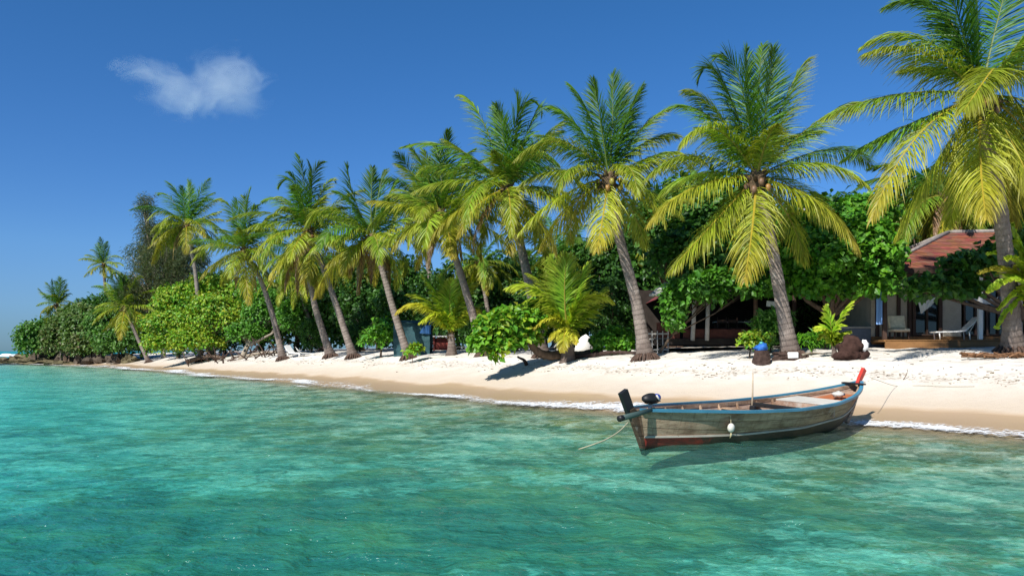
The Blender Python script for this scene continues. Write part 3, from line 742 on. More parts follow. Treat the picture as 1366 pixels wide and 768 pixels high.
# young trunkless palms
def young(label, base_px, d, lst, seed, stem=.55, r=.16, lw=1, nl=52, name='young_palm', w=.032, hang=None, fibre=True):
    bx = (base_px[0] - 683) / F * d; base = np.array([bx, d, gz(bx, d) - .04])
    root = empty(name, base, label, 'palm plant', 'young trunkless palms on the sand')
    C = base + np.array([0, 0, stem])
    rg = random.Random(seed); S = []
    for mx, my, tx, ty, dy, age in lst:
        Mid = W(mx, my, d + dy * .45); Tip = W(tx, ty, d + dy); P1c = 2 * Mid - .5 * (C + Tip); t = np.linspace(0, 1, 13)[:, None]
        P = (1-t)**2 * C + 2*t*(1-t) * P1c + t*t * Tip - base
        L = np.linalg.norm(np.diff(P, axis=0), axis=1).sum(); age = min(1, age * .75 + .28)
        S.append(dict(pts=P, age=age, hang=(.06 + .22 * age) if hang is None else hang, wid=min(1.2, L * .33) * lw, roll=rg.uniform(-.4, .4), w=w, gain=1.55))
    obj('fronds', fronds_mesh('fronds', S, 2, seed, nl), root)
    V, Qd, a = trunk_mesh([(0, 0, -.05), (0.02, 0, stem * .5), (0, 0, stem + .05)], r, r * .75, 1.6, 12, seed)
    obj('trunk', np_mesh('trunk', V, Qd, {'h': a}, True, [M_TRUNK]), root)
    if fibre: heart((0, 0, stem + .1), root, seed, .55)
    return root
young('young palm with yellow left frond in front of the red chairs', (602, 470), 43,
      [(565, 408, 529, 417, -.6, .95), (575, 405, 545, 392, .4, .55), (585, 398, 565, 368, -.4, .4), (595, 395, 590, 366, .5, .3), (608, 398, 614, 368, .3, .35), (615, 402, 634, 378, -.3, .5), (622, 415, 652, 425, .2, .9),
       (580, 415, 548, 408, 1, .6), (618, 420, 640, 405, 1, .5), (600, 400, 602, 372, -.9, .3), (590, 420, 560, 430, -.9, .7)], 61, 1.1, .22)
young('young palm with arching lime fronds rising from a dark husk foot', (757, 478), 33,
      [(722, 390, 678, 384, -.5, .6), (735, 395, 706, 366, .6, .45), (745, 390, 738, 343, .2, .3), (753, 388, 757, 340, -.4, .25), (768, 392, 783, 352, .3, .35), (780, 400, 817, 402, -.4, .65), (772, 425, 806, 385, .8, .5),
       (754, 442, 750, 468, -1.2, 1.0), (738, 425, 712, 437, -.7, .9), (730, 405, 692, 408, .8, .55), (762, 440, 768, 458, -1.0, .95), (745, 440, 732, 455, -.8, 1.0)], 62, 1.15, .24, nl=54)
young('small sprouting palm with a few upright shoots beside the dark stump', (1112, 470), 25.6,
      [(1112, 440, 1136, 403, -.2, .45), (1109, 440, 1104, 408, .2, .3), (1104, 440, 1088, 440, -.3, .6), (1118, 448, 1134, 442, .1, .55), (1104, 446, 1092, 452, .2, .6), (1118, 452, 1128, 456, -.2, .6)], 63, .35, .07, 1.1, 22, w=.05, fibre=False)
young('bright green strap leaved plant at the right edge', (1392, 455), 23.5,
      [(1360, 365, 1306, 364, -.3, .8), (1365, 355, 1320, 338, .4, .45), (1372, 345, 1345, 322, 0, .4), (1366, 372, 1318, 388, -.6, .5), (1368, 388, 1332, 412, .2, .5), (1370, 360, 1342, 345, -.8, .6), (1372, 395, 1345, 395, .6, .4), (1400, 350, 1420, 320, 0, .4),
       (1365, 395, 1330, 436, .5, .4), (1368, 350, 1350, 300, .5, .35)], 64, .9, .16, .55, 16, w=.09, hang=.1)

# ------------------------------------------------------------ broadleaf foliage
def leaf_cloud(lumps, n, size, cols, seed, clump=7, spread=.35, aspect=.62, sun=(.0, -.2, 1.0), inner=.35, down=.25, gapf=1.9):
    """lumps (x,y,z,rx,ry,rz). returns verts, quads, colours. leaves are folded two-quad blades with a stalk gap"""
    rg = np.random.RandomState(seed); Lm = np.asarray(lumps, float); sub = []
    for L in Lm:
        for q in range(6):
            u = rg.normal(size=3); u /= np.linalg.norm(u); u[2] = abs(u[2]) * .9 - .15 * (down > .5); f = rg.uniform(.25, .45)
            sub.append(np.concatenate([L[:3] + u * L[3:6] * .92, L[3:6] * f]))
    Lm0 = Lm; Lm = np.vstack([Lm, sub])
    area = Lm[:, 3] * Lm[:, 5] + Lm[:, 4] * Lm[:, 5] + Lm[:, 3] * Lm[:, 4]; pr = area / area.sum()
    nc = max(1, n // clump) * 2
    idx = rg.choice(len(Lm), nc, p=pr)
    u = rg.normal(size=(nc, 3)); u /= np.linalg.norm(u, axis=1)[:, None]
    u[:, 2] = np.where(u[:, 2] < -down, -u[:, 2], u[:, 2])
    rr = 1 - inner * rg.rand(nc) ** 1.8
    c = Lm[idx, :3] + u * Lm[idx, 3:6] * rr[:, None]
    # uneven outline: push in and out with noise, then drop some to leave gaps
    nz = np.array([mnoise.noise(Vector(p * .9 + seed)) for p in c]); c += u * (np.clip(nz, -1, .35) * .9 * Lm[idx, 3:6].min(1) * .45)[:, None]
    deep = np.zeros(nc)
    for L in Lm0:
        q = (c - L[:3]) / (L[3:6] * .72); deep = np.maximum(deep, (q * q).sum(1) < 1)
    gap = np.array([mnoise.noise(Vector(p * gapf + seed * 3)) for p in c]) > -.10
    ok = (deep < .5) & gap; c = c[ok]; u = u[ok]
    if len(c) > nc // 2: c = c[:nc // 2]; u = u[:nc // 2]
    m = len(c) * clump
    cc = np.repeat(c, clump, 0) + np.clip(rg.normal(0, spread, (m, 3)), -1.5 * spread, 1.5 * spread) * (1, 1, .8); uu = np.repeat(u, clump, 0)
    nrm = uu * .7 + np.asarray(sun) * .55 + rg.normal(0, .50, (m, 3)); nrm /= np.linalg.norm(nrm, axis=1)[:, None]
    ax = rg.normal(size=(m, 3)) + uu * .8 - np.array([0, 0, .35]); ax -= nrm * (ax * nrm).sum(1)[:, None]; ax /= np.linalg.norm(ax, axis=1)[:, None]
    sd = np.cross(nrm, ax); s = (size * (0.45 + 1.0 * rg.rand(m)))[:, None]
    w = s * aspect * .5; tip = cc + ax * s - nrm * s * .12; mid = cc + ax * s * .55; fold = nrm * s * .10
    V = np.stack([cc, mid * 1 - sd * w + fold, tip, mid, mid + sd * w + fold], 1).reshape(-1, 3)
    # round the blade with one more pair
    b = np.arange(m)[:, None] * 5
    Qa = np.concatenate([b + np.array([0, 3, 2, 1]), b + np.array([0, 4, 2, 3])])
    cl = np.asarray(cols, float); k = rg.choice(len(cl), len(c), p=None)
    base = np.repeat(cl[k], clump, 0) * .55 + cl[rg.choice(len(cl), m)] * .45
    base = base * (0.8 + .4 * rg.rand(m, 1))
    return V, Qa, np.repeat(base, 5, 0)
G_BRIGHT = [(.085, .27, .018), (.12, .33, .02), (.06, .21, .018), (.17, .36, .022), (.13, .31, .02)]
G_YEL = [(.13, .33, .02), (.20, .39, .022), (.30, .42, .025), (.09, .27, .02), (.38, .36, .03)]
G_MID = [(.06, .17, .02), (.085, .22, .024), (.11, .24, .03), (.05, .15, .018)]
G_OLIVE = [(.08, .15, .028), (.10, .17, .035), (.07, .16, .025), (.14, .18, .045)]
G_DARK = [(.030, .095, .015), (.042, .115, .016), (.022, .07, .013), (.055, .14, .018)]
G_GREY = [(.14, .18, .085), (.11, .15, .075), (.20, .19, .11), (.10, .15, .06)]

def tree(name, label, cat, base, lumps, n, size, cols, seed, group=None, trunk_r=.16, stems=1, clump=7, spread=.35, aspect=.62, bark=None, mat=None, inner=.35, down=.25, stem_pts=None, twigs=4):
    base = np.asarray(base, float); root = empty(name, base, label, cat, group)
    Lr = [tuple(np.asarray(l[:3]) - base) + tuple(l[3:]) for l in lumps]
    V, Qa, C = leaf_cloud(Lr, n, size, cols, seed, clump, spread, aspect, inner=inner, down=down)
    obj('crown' if trunk_r > .1 else 'foliage', np_mesh('crown', V, Qa, {'Col': C}, False, [mat or M_LEAF]), root)
    mb = MB(); rg = random.Random(seed)
    for k in range(stems):
        off = np.array([rg.uniform(-.3, .3), rg.uniform(-.2, .2), 0]) * (stems > 1) * 1.2
        topz = min(l[2] for l in Lr)
        cen = np.mean([l[:3] for l in Lr], axis=0); fork = off + np.array([cen[0] * .25, cen[1] * .25, max(.25, topz * .55)])
        if stem_pts is not None: pts = [np.asarray(p) - base for p in stem_pts]; fork = pts[-1]; mb.tube(catmull(np.array(pts), 6), np.linspace(trunk_r * 1.2, trunk_r * .7, (len(pts) - 1) * 6 + 1), 9, jit=.12, seed=seed)
        else: mb.tube([off - (0, 0, .1), off * .8 + (0, 0, .15), fork], [trunk_r * 1.5, trunk_r * 1.05, trunk_r * .8], 9, jit=.08, seed=seed)
        for i, l in enumerate(Lr):
            if stems > 1 and i % stems != k: continue
            e = np.array(l[:3]) + (0, 0, l[5] * .2); mid = (fork + e) / 2 + np.array([rg.uniform(-.2, .2), rg.uniform(-.2, .2), -.1])
            mb.tube([fork, mid, e], [trunk_r * .6, trunk_r * .4, trunk_r * .15], 6)
            for q in range(twigs):
                d = np.array([rg.uniform(-1, 1), rg.uniform(-1, 1), rg.uniform(-.2, 1)]) * np.array(l[3:6]) * .75
                mb.tube([mid, mid * .4 + (e + d) * .6, e + d], [trunk_r * .25, trunk_r * .15, .012], 4)
    mb.build('trunk' if trunk_r > .1 else 'branches', bark or M_BARK, root, True)
    return root
def L_(px, py, d, rpx, rpy, rd=None):
    p = W(px, py, d); s = d / F
    return (p[0], p[1], p[2], rpx * s, (rd if rd else rpx * s * .8), rpy * s)
def G(px, d): x = (px - 683) / F * d; return (x, d, gz(x, d) - .05)

# big bright shore shrub on the left
tree('shore_shrub', 'large bright yellow green shrub overhanging the narrow beach on the left', 'shrub', G(285, 73),
     [L_(235, 440, 73, 36, 30), L_(250, 408, 74, 34, 26), L_(285, 395, 74, 30, 24), L_(292, 430, 72, 40, 32), L_(325, 405, 74, 26, 26), L_(335, 440, 73, 28, 22), L_(215, 462, 72, 18, 15), L_(262, 458, 71, 30, 17), L_(275, 378, 76, 16, 10)],
     46000, .27, G_YEL, 71, trunk_r=.16, stems=5, clump=8, spread=.32, bark=M_PALEBARK)
tree('shore_tree', 'dark green shrub with pale fork trunk between the bright shrub and the leaning palm', 'shrub', G(327, 66),
     [L_(352, 425, 68, 24, 28), L_(372, 415, 68, 20, 22), L_(388, 432, 66, 14, 26), L_(345, 395, 70, 22, 18), L_(330, 448, 67, 22, 12)],
     17000, .27, G_MID + G_BRIGHT[:2], 72, trunk_r=.22, stems=2, clump=8, spread=.3, bark=M_PALEBARK)
# foreground bushes
tree('beach_shrub', 'bright glossy green shrub leaning left on a dark curved trunk over the sand', 'shrub', G(752, 33.5),
     [L_(664, 442, 32.5, 24, 22), L_(690, 432, 33, 25, 20), L_(650, 458, 32, 16, 14), L_(715, 425, 33.5, 16, 16), L_(672, 462, 32, 12, 11), L_(655, 474, 31.8, 6, 11), L_(700, 452, 32.8, 16, 12)],
     6500, .29, G_YEL + G_BRIGHT, 73, trunk_r=.20, stems=1, clump=6, spread=.15, aspect=.66,
     stem_pts=[W(800, 470, 35), W(775, 475, 34.2), W(752, 473, 33.7), W(730, 474, 33.4), W(714, 466, 33), W(704, 448, 32.9), W(694, 438, 32.8)])
tree('small_plant', 'tiny upright lime green plant alone on the open sand', 'plant', G(550, 42), [L_(550, 470, 42, 7, 8), L_(546, 465, 42, 5, 6), L_(555, 467, 42, 5, 7)], 600, .22, G_YEL, 74, trunk_r=.02, clump=5, spread=.08)
tree('low_shrub', 'low round green shrub just left of the flared palm foot', 'shrub', G(822, 34), [L_(810, 460, 34, 14, 12), L_(832, 461, 34, 16, 12), L_(822, 450, 34.4, 14, 9)], 3000, .22, G_BRIGHT, 75, trunk_r=.05, clump=6, spread=.13)
tree('low_shrub', 'pale green shrub in the shade right of the close palm pair', 'shrub', G(508, 47), [L_(500, 452, 47, 16, 13), L_(518, 448, 47, 14, 12), L_(512, 436, 48, 10, 8)], 2400, .26, G_BRIGHT, 76, trunk_r=.06, clump=6, spread=.2)
tree('low_shrub', 'small lime shrub by the blue topped stump', 'shrub', G(1000, 27), [L_(996, 456, 27, 10, 7), L_(1010, 452, 27, 12, 8)], 1000, .19, G_YEL, 77, trunk_r=.03, clump=6, spread=.12)
tree('low_shrub', 'dark fern like shrub behind the thick trunk in front of the pavilion', 'shrub', G(1028, 29), [L_(1022, 440, 29, 14, 16), L_(1035, 432, 29.3, 14, 16), L_(1018, 455, 28.7, 12, 8)], 3200, .26, G_MID, 78, trunk_r=.04, clump=8, spread=.15, aspect=.25)
tree('low_shrub', 'low grassy plant between the thick trunk and the sprouting palm', 'shrub', G(1083, 27), [L_(1076, 456, 27, 12, 7), L_(1092, 455, 27, 12, 8)], 1800, .26, G_BRIGHT, 79, trunk_r=.03, clump=8, spread=.1, aspect=.18)
tree('sea_almond_tree', 'leafy tree with large bright round leaves between the two right palms', 'tree', G(1105, 31),
     [L_(1070, 330, 30, 34, 26), L_(1110, 345, 29.5, 36, 24), L_(1150, 325, 29.5, 34, 28), L_(1172, 345, 29, 26, 26), L_(1120, 300, 31, 40, 22), L_(1160, 285, 31, 28, 20), L_(1060, 375, 30, 22, 18), L_(1100, 382, 30, 28, 16), L_(1178, 378, 29, 18, 14), L_(1150, 378, 30, 26, 16), L_(1068, 300, 31, 26, 16)],
     15000, .25, G_BRIGHT + G_MID[:1], 80, trunk_r=.2, clump=6, spread=.22, aspect=.75, down=.6)
tree('sea_almond_tree', 'dark leafy branches hanging across the bungalow roof and veranda', 'tree', G(1392, 29),
     [L_(1298, 352, 26.8, 18, 7), L_(1322, 342, 27, 16, 11), L_(1270, 354, 26.5, 10, 4), L_(1248, 380, 26.5, 26, 7), L_(1216, 386, 26.5, 9, 5), L_(1285, 383, 26.6, 14, 8), L_(1348, 330, 27.5, 18, 24)],
     3600, .26, G_MID + G_DARK, 81, trunk_r=.16, clump=6, spread=.2, aspect=.75, down=.6)
tree('sea_almond_tree', 'dark leafy tree spreading over the left slope of the maroon roof', 'tree', G(872, 37),
     [L_(890, 345, 34, 28, 24), L_(925, 330, 33.6, 30, 28), L_(960, 345, 33, 28, 22), L_(985, 315, 34, 30, 30), L_(945, 295, 35, 34, 28), L_(1020, 345, 33, 26, 22), L_(1005, 285, 36, 26, 22), L_(870, 310, 36, 26, 26), L_(905, 290, 37, 30, 26), L_(1040, 325, 33.5, 20, 20), L_(940, 372, 32.6, 16, 6)],
     15000, .27, G_DARK + G_MID, 83, trunk_r=.18, clump=6, spread=.24, aspect=.7, down=.8, inner=.5)
tree('creeper', 'green creeper covering the left end of the pavilion roof edge', 'climbing plant', G(880, 32.2),
     [L_(904, 396, 31.6, 14, 14), L_(897, 424, 31.6, 9, 18), L_(930, 386, 31.6, 26, 11), L_(964, 374, 31.8, 24, 11), L_(950, 394, 31.4, 12, 6), L_(1005, 384, 31.6, 22, 11), L_(995, 366, 32, 20, 10)],
     6500, .25, G_MID + G_BRIGHT[:3], 82, trunk_r=.06, clump=6, spread=.18, down=.7)

# left headland
HG = 'bushes on the left headland'
hl = [('outermost round dark green bush at the left tip of the headland', G_MID, 104, [L_(50, 454, 104, 24, 22), L_(38, 463, 103, 12, 12), L_(66, 440, 105, 16, 15)], 6500),
      ('olive green bush with dry brown patch, second from the headland tip', G_OLIVE + [(.13, .10, .05)], 100, [L_(82, 452, 100, 20, 26), L_(95, 432, 101, 22, 19), L_(72, 463, 99, 14, 14), L_(110, 462, 96, 18, 14)], 6500),
      ('tall olive bush in the middle of the headland', G_OLIVE, 97, [L_(115, 450, 97, 24, 26), L_(110, 430, 98, 22, 18), L_(135, 462, 96, 20, 14), L_(102, 420, 100, 16, 12)], 9000),
      ('mid green bush under the short yellow fronded palm', G_MID + G_OLIVE[:2], 92, [L_(158, 456, 92, 28, 20), L_(140, 436, 94, 24, 22), L_(182, 455, 92, 20, 20)], 8000),
      ('dark shaded bush right of the short yellow fronded palm', G_DARK + G_MID[:1], 94, [L_(188, 430, 94, 24, 28), L_(205, 410, 95, 22, 22), L_(175, 405, 96, 20, 18)], 9000),
      ('dark green bush behind the highest headland palm', G_DARK + G_MID[:2], 108, [L_(152, 412, 108, 24, 22), L_(124, 414, 109, 20, 16), L_(120, 440, 108, 30, 26), L_(66, 450, 110, 22, 18)], 9000)]
for i, (lb, cols, d, lumps, n) in enumerate(hl):
    c = np.mean([l[:3] for l in lumps], axis=0); b = (c[0], c[1], gz(c[0], c[1]) - .05)
    tree('headland_bush', lb, 'bush', b, lumps, n, .42, cols, 90 + i, HG, trunk_r=.12, stems=3, clump=7, spread=.42, down=.6)

# feathery casuarina
lum = [L_(195, 385, 88, 26, 28), L_(215, 355, 88, 26, 24), L_(235, 375, 88, 24, 26), L_(190, 345, 89, 16, 22), L_(203, 318, 89, 12, 22), L_(194, 285, 89, 5, 22), L_(225, 325, 90, 20, 26), L_(250, 350, 88, 18, 26), L_(180, 400, 87, 16, 16), L_(236, 308, 90, 9, 14)]
tree('casuarina_tree', 'tall grey brown feathery casuarina tree on the left', 'tree', G(218, 89), lum, 52000, .48, G_GREY, 101, trunk_r=.26, clump=12, spread=.5, aspect=.07, inner=.6, down=.9, twigs=26, bark=M_PALEBARK)

# dark grove behind: three tree shapes copied
def grove_proto(i, cols):
    rg = random.Random(200 + i); lumps = []
    for k in range(9):
        a = k * 2.4; r = rg.uniform(.3, 1.9)
        lumps.append((math.cos(a) * r, math.sin(a) * r, rg.uniform(1.4, 6.2), rg.uniform(1.1, 1.7), rg.uniform(1.1, 1.7), rg.uniform(1.0, 1.6)))
    lumps.append((0, 0, 3.6, 1.7, 1.7, 2.4)); lumps.append((.4, .2, 5.9, 1.5, 1.4, 1.2))
    return tree('broadleaf_tree', 'x', 'tree', (0, 0, 0), lumps, 12000, .36, cols, 210 + i, 'dark broadleaf trees filling the grove', trunk_r=.2, clump=8, spread=.34, down=.8, inner=.5)
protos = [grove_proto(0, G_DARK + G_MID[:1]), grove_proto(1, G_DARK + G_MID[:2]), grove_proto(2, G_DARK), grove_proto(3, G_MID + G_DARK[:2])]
# (px, top py, depth, width factor, proto, where)
GR = [(238, 392, 84, 1.1, 1, 'behind the top of the large bright shrub'), (300, 385, 82, 1.2, 2, 'between the feathery tree and the leaning palm'), (350, 372, 76, 1.1, 0, 'behind the palm that leans over the bright shrub'),
      (395, 365, 72, 1.0, 2, 'behind the straighter trunk of the close pair'), (432, 372, 68, 1.0, 1, 'between the two trunks of the close pair'), (468, 360, 66, 1.0, 0, 'right of the close pair of trunks'),
      (505, 362, 62, 1.0, 2, 'behind the palm with brown fronds'), (540, 368, 58, .9, 1, 'above the teal hut'), (575, 385, 56, .9, 0, 'behind the young palm with the yellow frond'),
      (612, 372, 55, .9, 2, 'behind the trunk of the left leaning palm'), (650, 362, 54, 1.0, 1, 'around the thin trunk'), (690, 360, 52, 1.0, 2, 'behind the palm that rises from the bright bush'),
      (728, 368, 50, .9, 0, 'behind the arching lime palm, left side'), (765, 345, 48, 1.0, 3, 'behind the arching lime palm, right side'), (800, 318, 46, 1.0, 2, 'behind the palm with flared foot, left side'),
      (845, 300, 46, 1.0, 1, 'behind the palm with flared foot, right side'), (885, 262, 47, 1.0, 0, 'tall one left of the maroon pavilion roof'), (925, 232, 50, 1.1, 3, 'tallest one behind the left side of the broad crown'),
      (975, 262, 52, 1.1, 2, 'behind the middle of the broad crowned palm'), (1030, 270, 52, 1.1, 1, 'behind the right side of the broad crown'), (1085, 268, 50, 1.1, 3, 'above the maroon roof, left part'),
      (1140, 262, 48, 1.0, 0, 'above the maroon roof, right part'), (1195, 270, 46, 1.0, 3, 'between the leafy tree and the red tiled roof'), (1245, 232, 46, 1.1, 2, 'behind the ridge of the red tiled roof, left part'),
      (1300, 215, 46, 1.1, 1, 'behind the ridge of the red tiled roof, right part'), (1355, 190, 46, 1.1, 0, 'at the right border above the bungalow'), (1410, 170, 44, 1.1, 2, 'just beyond the right border'),
      (820, 370, 40, .6, 2, 'low one in the shade left of the pavilion'), (770, 385, 42, .6, 1, 'low one in the shade behind the white board'), (690, 400, 44, .55, 0, 'low one in the shade behind the leaning bush'),
      (480, 415, 56, .55, 2, 'low one in the shade right of the pair of trunks'), (415, 425, 62, .5, 1, 'low one in the shade left of the pair of trunks'), (640, 410, 47, .5, 2, 'low one in the shade behind the left leaning trunk'),
      (1130, 330, 40, .8, 2, 'low one close behind the leafy tree with round leaves'), (1075, 340, 40, .8, 1, 'low one behind the thick palm trunk')]
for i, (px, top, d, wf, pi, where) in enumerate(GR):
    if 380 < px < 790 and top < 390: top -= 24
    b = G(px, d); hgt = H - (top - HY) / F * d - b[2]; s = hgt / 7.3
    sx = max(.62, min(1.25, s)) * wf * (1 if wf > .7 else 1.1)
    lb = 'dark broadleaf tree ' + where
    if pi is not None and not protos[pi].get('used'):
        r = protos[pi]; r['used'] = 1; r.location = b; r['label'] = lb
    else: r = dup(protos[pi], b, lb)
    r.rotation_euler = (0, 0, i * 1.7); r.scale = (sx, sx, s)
for p in protos:
    if 'used' in p: del p['used']
for o in COL.objects:
    if 'used' in o: del o['used']

# ------------------------------------------------------------ boat
def sm(k, t, v, it=5):
    y = np.interp(t, k, v)
    for _ in range(it): y[1:-1] = (y[:-2] + 2 * y[1:-1] + y[2:]) / 4
    return y
def m_wood(name, c1, c2, stain, paint=None, px=1.2):
    t = NT(name); v = t.obj()
    g = t.noise(3.0, 6, t.mapv(v, (.5, 2, 6)), .7); g2 = t.noise(9, 5, t.mapv(v, (.35, 3, 14)), .7, .4); bl = t.noise(1.3, 5, t.mapv(v, (.8, 1, 2.2)), .65)
    c = t.mix(t.rng(g, .3, .7), c1, c2); c = t.mix(t.rng(bl, .45, .66, 0, .85), c, stain); c = t.mix(t.rng(g2, .52, .8, 0, .7), c, tuple(x * .3 for x in c1))
    c = t.mix(t.rng(t.noise(2.1, 5, t.mapv(v, (1, 1, .6), loc=(5, 2, 1)), .7), .58, .7, 0, .7), c, (.46, .42, .36))
    z = t.n('SeparateXYZ', ins={0: v}).outputs[2]; x = t.n('SeparateXYZ', ins={0: v}).outputs[0]
    zz = t.math('ADD', z, t.math('MULTIPLY', t.math('POWER', t.math('ABSOLUTE', t.math('SUBTRACT', x, 3.0)), 2.2), -.011))
    seam = t.rng(t.math('ABSOLUTE', t.math('SUBTRACT', t.math('FRACT', t.math('MULTIPLY', zz, 6.0)), .5)), .0, .05, 1, 0)
    c = t.mix(t.math('MULTIPLY', seam, .75), c, tuple(k_ * .25 for k_ in c1))
    drip = t.noise(5, 5, t.mapv(v, (3.2, 1, .35)), .7); c = t.mix(t.rng(drip, .54, .70, 0, .65), c, stain)
    return t.done(t.pbr(c, .9, .1, t.bump(t.math('SUBTRACT', t.math('ADD', g2, t.math('MULTIPLY', g, .6)), seam), .6, .015)))
def m_paint(name, col, under, wear=.6, rough=.45):
    t = NT(name); v = t.obj(); n = t.noise(6, 6, t.mapv(v, (.6, 1.5, 2)), .72); n2 = t.noise(30, 4, v, .7)
    c = t.mix(t.rng(t.noise(2, 3, v), .3, .7), tuple(x * .75 for x in col), col)
    c = t.mix(t.rng(n, wear, wear + .06), c, under); c = t.mix(t.rng(n2, .6, .75, 0, .4), c, tuple(x * .5 for x in under))
    return t.done(t.pbr(c, rough, .4, t.bump(n, .4, .01)))
MW_HULL = m_wood('weathered_planks', (.27, .175, .11), (.54, .385, .26), (.12, .065, .038))
MW_IN = m_wood('inner_planks', (.36, .24, .17), (.44, .32, .24), (.22, .13, .09))
M_DKW = m_wood('dark_wet_wood', (.07, .05, .035), (.13, .09, .06), (.04, .03, .02))
MP_BLUE = m_paint('blue_paint', (.055, .23, .34), (.16, .13, .10), .66)
MP_RED = m_paint('red_paint', (.50, .035, .02), (.16, .06, .035), .68)
MP_BLACK = m_paint('black_paint', (.012, .012, .013), (.05, .04, .03), .7, .5)
MP_CHINE = m_paint('pale_rub_strake', (.42, .38, .31), (.22, .17, .12), .6, .7)
MP_WHITE = m_paint('white_paint', (.60, .57, .50), (.35, .28, .2), .66, .5)
MP_GREEN = m_paint('green_grey_paint', (.05, .085, .075), (.09, .08, .06), .62, .5)
MP_ORANGE = m_paint('orange_primer', (.42, .13, .045), (.25, .10, .05), .55, .7)
def m_lower():
    t = NT('dark_bottom_paint'); v = t.obj(); x = t.n('SeparateXYZ', ins={0: v}); n = t.noise(3.2, 6, t.mapv(v, (1, 1, 2)), .7)
    e = t.math('ADD', x.outputs[0], t.math('MULTIPLY', t.math('SUBTRACT', n, .5), 2.2))
    red = t.rng(e, 1.15, 1.45, 1, 0); c = t.mix(red, t.mix(t.rng(n, .35, .65), (.028, .018, .014), (.075, .042, .028)), t.mix(t.rng(n, .4, .6), (.36, .035, .022), (.16, .03, .02)))
    late = t.rng(x.outputs[0], 3.6, 5.6); c = t.mix(t.math('MULTIPLY', late, .6), c, (.15, .11, .075))
    z = x.outputs[2]; slime = t.rng(z, -.02, .06, 1, 0); c = t.mix(t.math('MULTIPLY', slime, .7), c, (.02, .03, .018))
    return t.done(t.pbr(c, .6, .3, t.bump(n, .5, .02)))
MP_LOW = m_lower()
BH = math.atan2(4.2, 5.4)
boat = empty('wooden_boat', (2.24, 14.03, 0.0), 'weathered wooden fishing boat with blue gunwale and red prow, bow on the sand', 'boat', rz=BH)
boat.scale = (1.055, 1, 1); boat.rotation_euler = (math.radians(3.0), 0, BH)
NS = 70; t = np.linspace(0, 1, NS)
gx = -.14 + 7.12 * t; gzz = sm([0, .12, .3, .5, .7, .85, .94, 1], t, [.68, .655, .61, .59, .64, .745, .86, .98], 8); gb_ = sm([0, .06, .15, .3, .5, .7, .85, .94, 1], t, [.12, .30, .50, .74, .84, .78, .54, .29, .035], 8)
cx = .03 + 6.82 * t; cz = sm([0, .3, .55, .8, .93, 1], t, [.20, .17, .20, .31, .47, .66], 8); cb = sm([0, .06, .15, .3, .55, .8, .93, 1], t, [.08, .21, .39, .57, .68, .50, .22, .03], 8)
bx = .10 + 6.55 * t; bz = sm([0, .3, .6, .8, .93, 1], t, [-.03, -.12, -.12, -.02, .14, .36], 8); bb = cb * .72
kx = .14 + 6.42 * t; kz = sm([0, .3, .6, .8, .93, 1], t, [-.10, -.20, -.20, -.12, .03, .22], 8)
def loft(lines, name, mat, parent, both=True, thick=0, smooth=True):
    mb = MB()
    for sgn in ((-1, 1) if both else (1,)):
        n = len(lines); V = np.stack([np.stack([l[0], l[1] * sgn, l[2]], 1) for l in lines], 1).reshape(-1, 3)
        i, j = np.meshgrid(np.arange(NS - 1), np.arange(n - 1), indexing='ij'); Qd = np.stack([i*n + j, (i+1)*n + j, (i+1)*n + j + 1, i*n + j + 1], -1).reshape(-1, 4)
        mb.add(V, Qd if sgn > 0 else Qd[:, ::-1])
    o = mb.build(name, mat, parent, smooth); return o
def lerp3(a, b, k, bul=0): return (a[0] * (1-k) + b[0] * k, a[1] * (1-k) + b[1] * k + bul * np.sin(PI * t) ** .5, a[2] * (1-k) + b[2] * k)
Gl, Cl_, Bl, Kl = (gx, gb_, gzz), (cx, cb, cz), (bx, bb, bz), (kx, t * 0 + .0, kz)
up = [Gl] + [lerp3(Gl, Cl_, k, .02 * math.sin(PI * k)) for k in (.2, .4, .6, .8)] + [Cl_]
loft(up, 'hull', MW_HULL, boat)
loft([Cl_, lerp3(Cl_, Bl, .5, .015), Bl, lerp3(Bl, Kl, .5), Kl], 'lower_hull', MP_LOW, boat)
ins = lambda l, k=.035, dz=0: (l[0], np.maximum(l[1] - k, .004), l[2] + dz)
fl = sm([0, .2, .8, 1], t, [.22, .10, .18, .55], 8); flb = np.interp(t, [0, .5, 1], [0, 0, 0]) + cb * .9
loft([ins(Gl, .035, -.005), ins(lerp3(Gl, Cl_, .5)), ins(Cl_, .04), (cx, np.maximum(flb - .06, .003), np.maximum(cz - .10, -.05)), (cx, cb * 0, np.maximum(cz - .16, -.08))], 'inner_hull', MW_IN, boat)
def rail(name, line, w, h, mat, outw=0.0, dz=0.0, both=(-1, 1)):
    mb = MB()
    for sgn in both:
        y = (line[1] + outw) * sgn; P = np.stack([line[0], y, line[2] + dz], 1)
        T_ = np.gradient(P, axis=0); T_ /= np.linalg.norm(T_, axis=1)[:, None]; S_ = np.cross(T_, [0, 0, 1.]); S_ /= np.linalg.norm(S_, axis=1)[:, None]
        V = np.stack([P + S_ * w / 2 + (0, 0, h / 2), P - S_ * w / 2 + (0, 0, h / 2), P - S_ * w / 2 - (0, 0, h / 2), P + S_ * w / 2 - (0, 0, h / 2)], 1).reshape(-1, 3)
        i, j = np.meshgrid(np.arange(NS - 1), np.arange(4), indexing='ij'); Qd = np.stack([i*4 + j, i*4 + (j+1) % 4, (i+1)*4 + (j+1) % 4, (i+1)*4 + j], -1).reshape(-1, 4)
        mb.add(V, np.vstack([Qd, [[0, 3, 2, 1]], [[NS*4 - 4, NS*4 - 3, NS*4 - 2, NS*4 - 1]]]))
    return mb.build(name, mat, boat)
rail('gunwale', Gl, .075, .052, MP_BLUE, .012, .008)
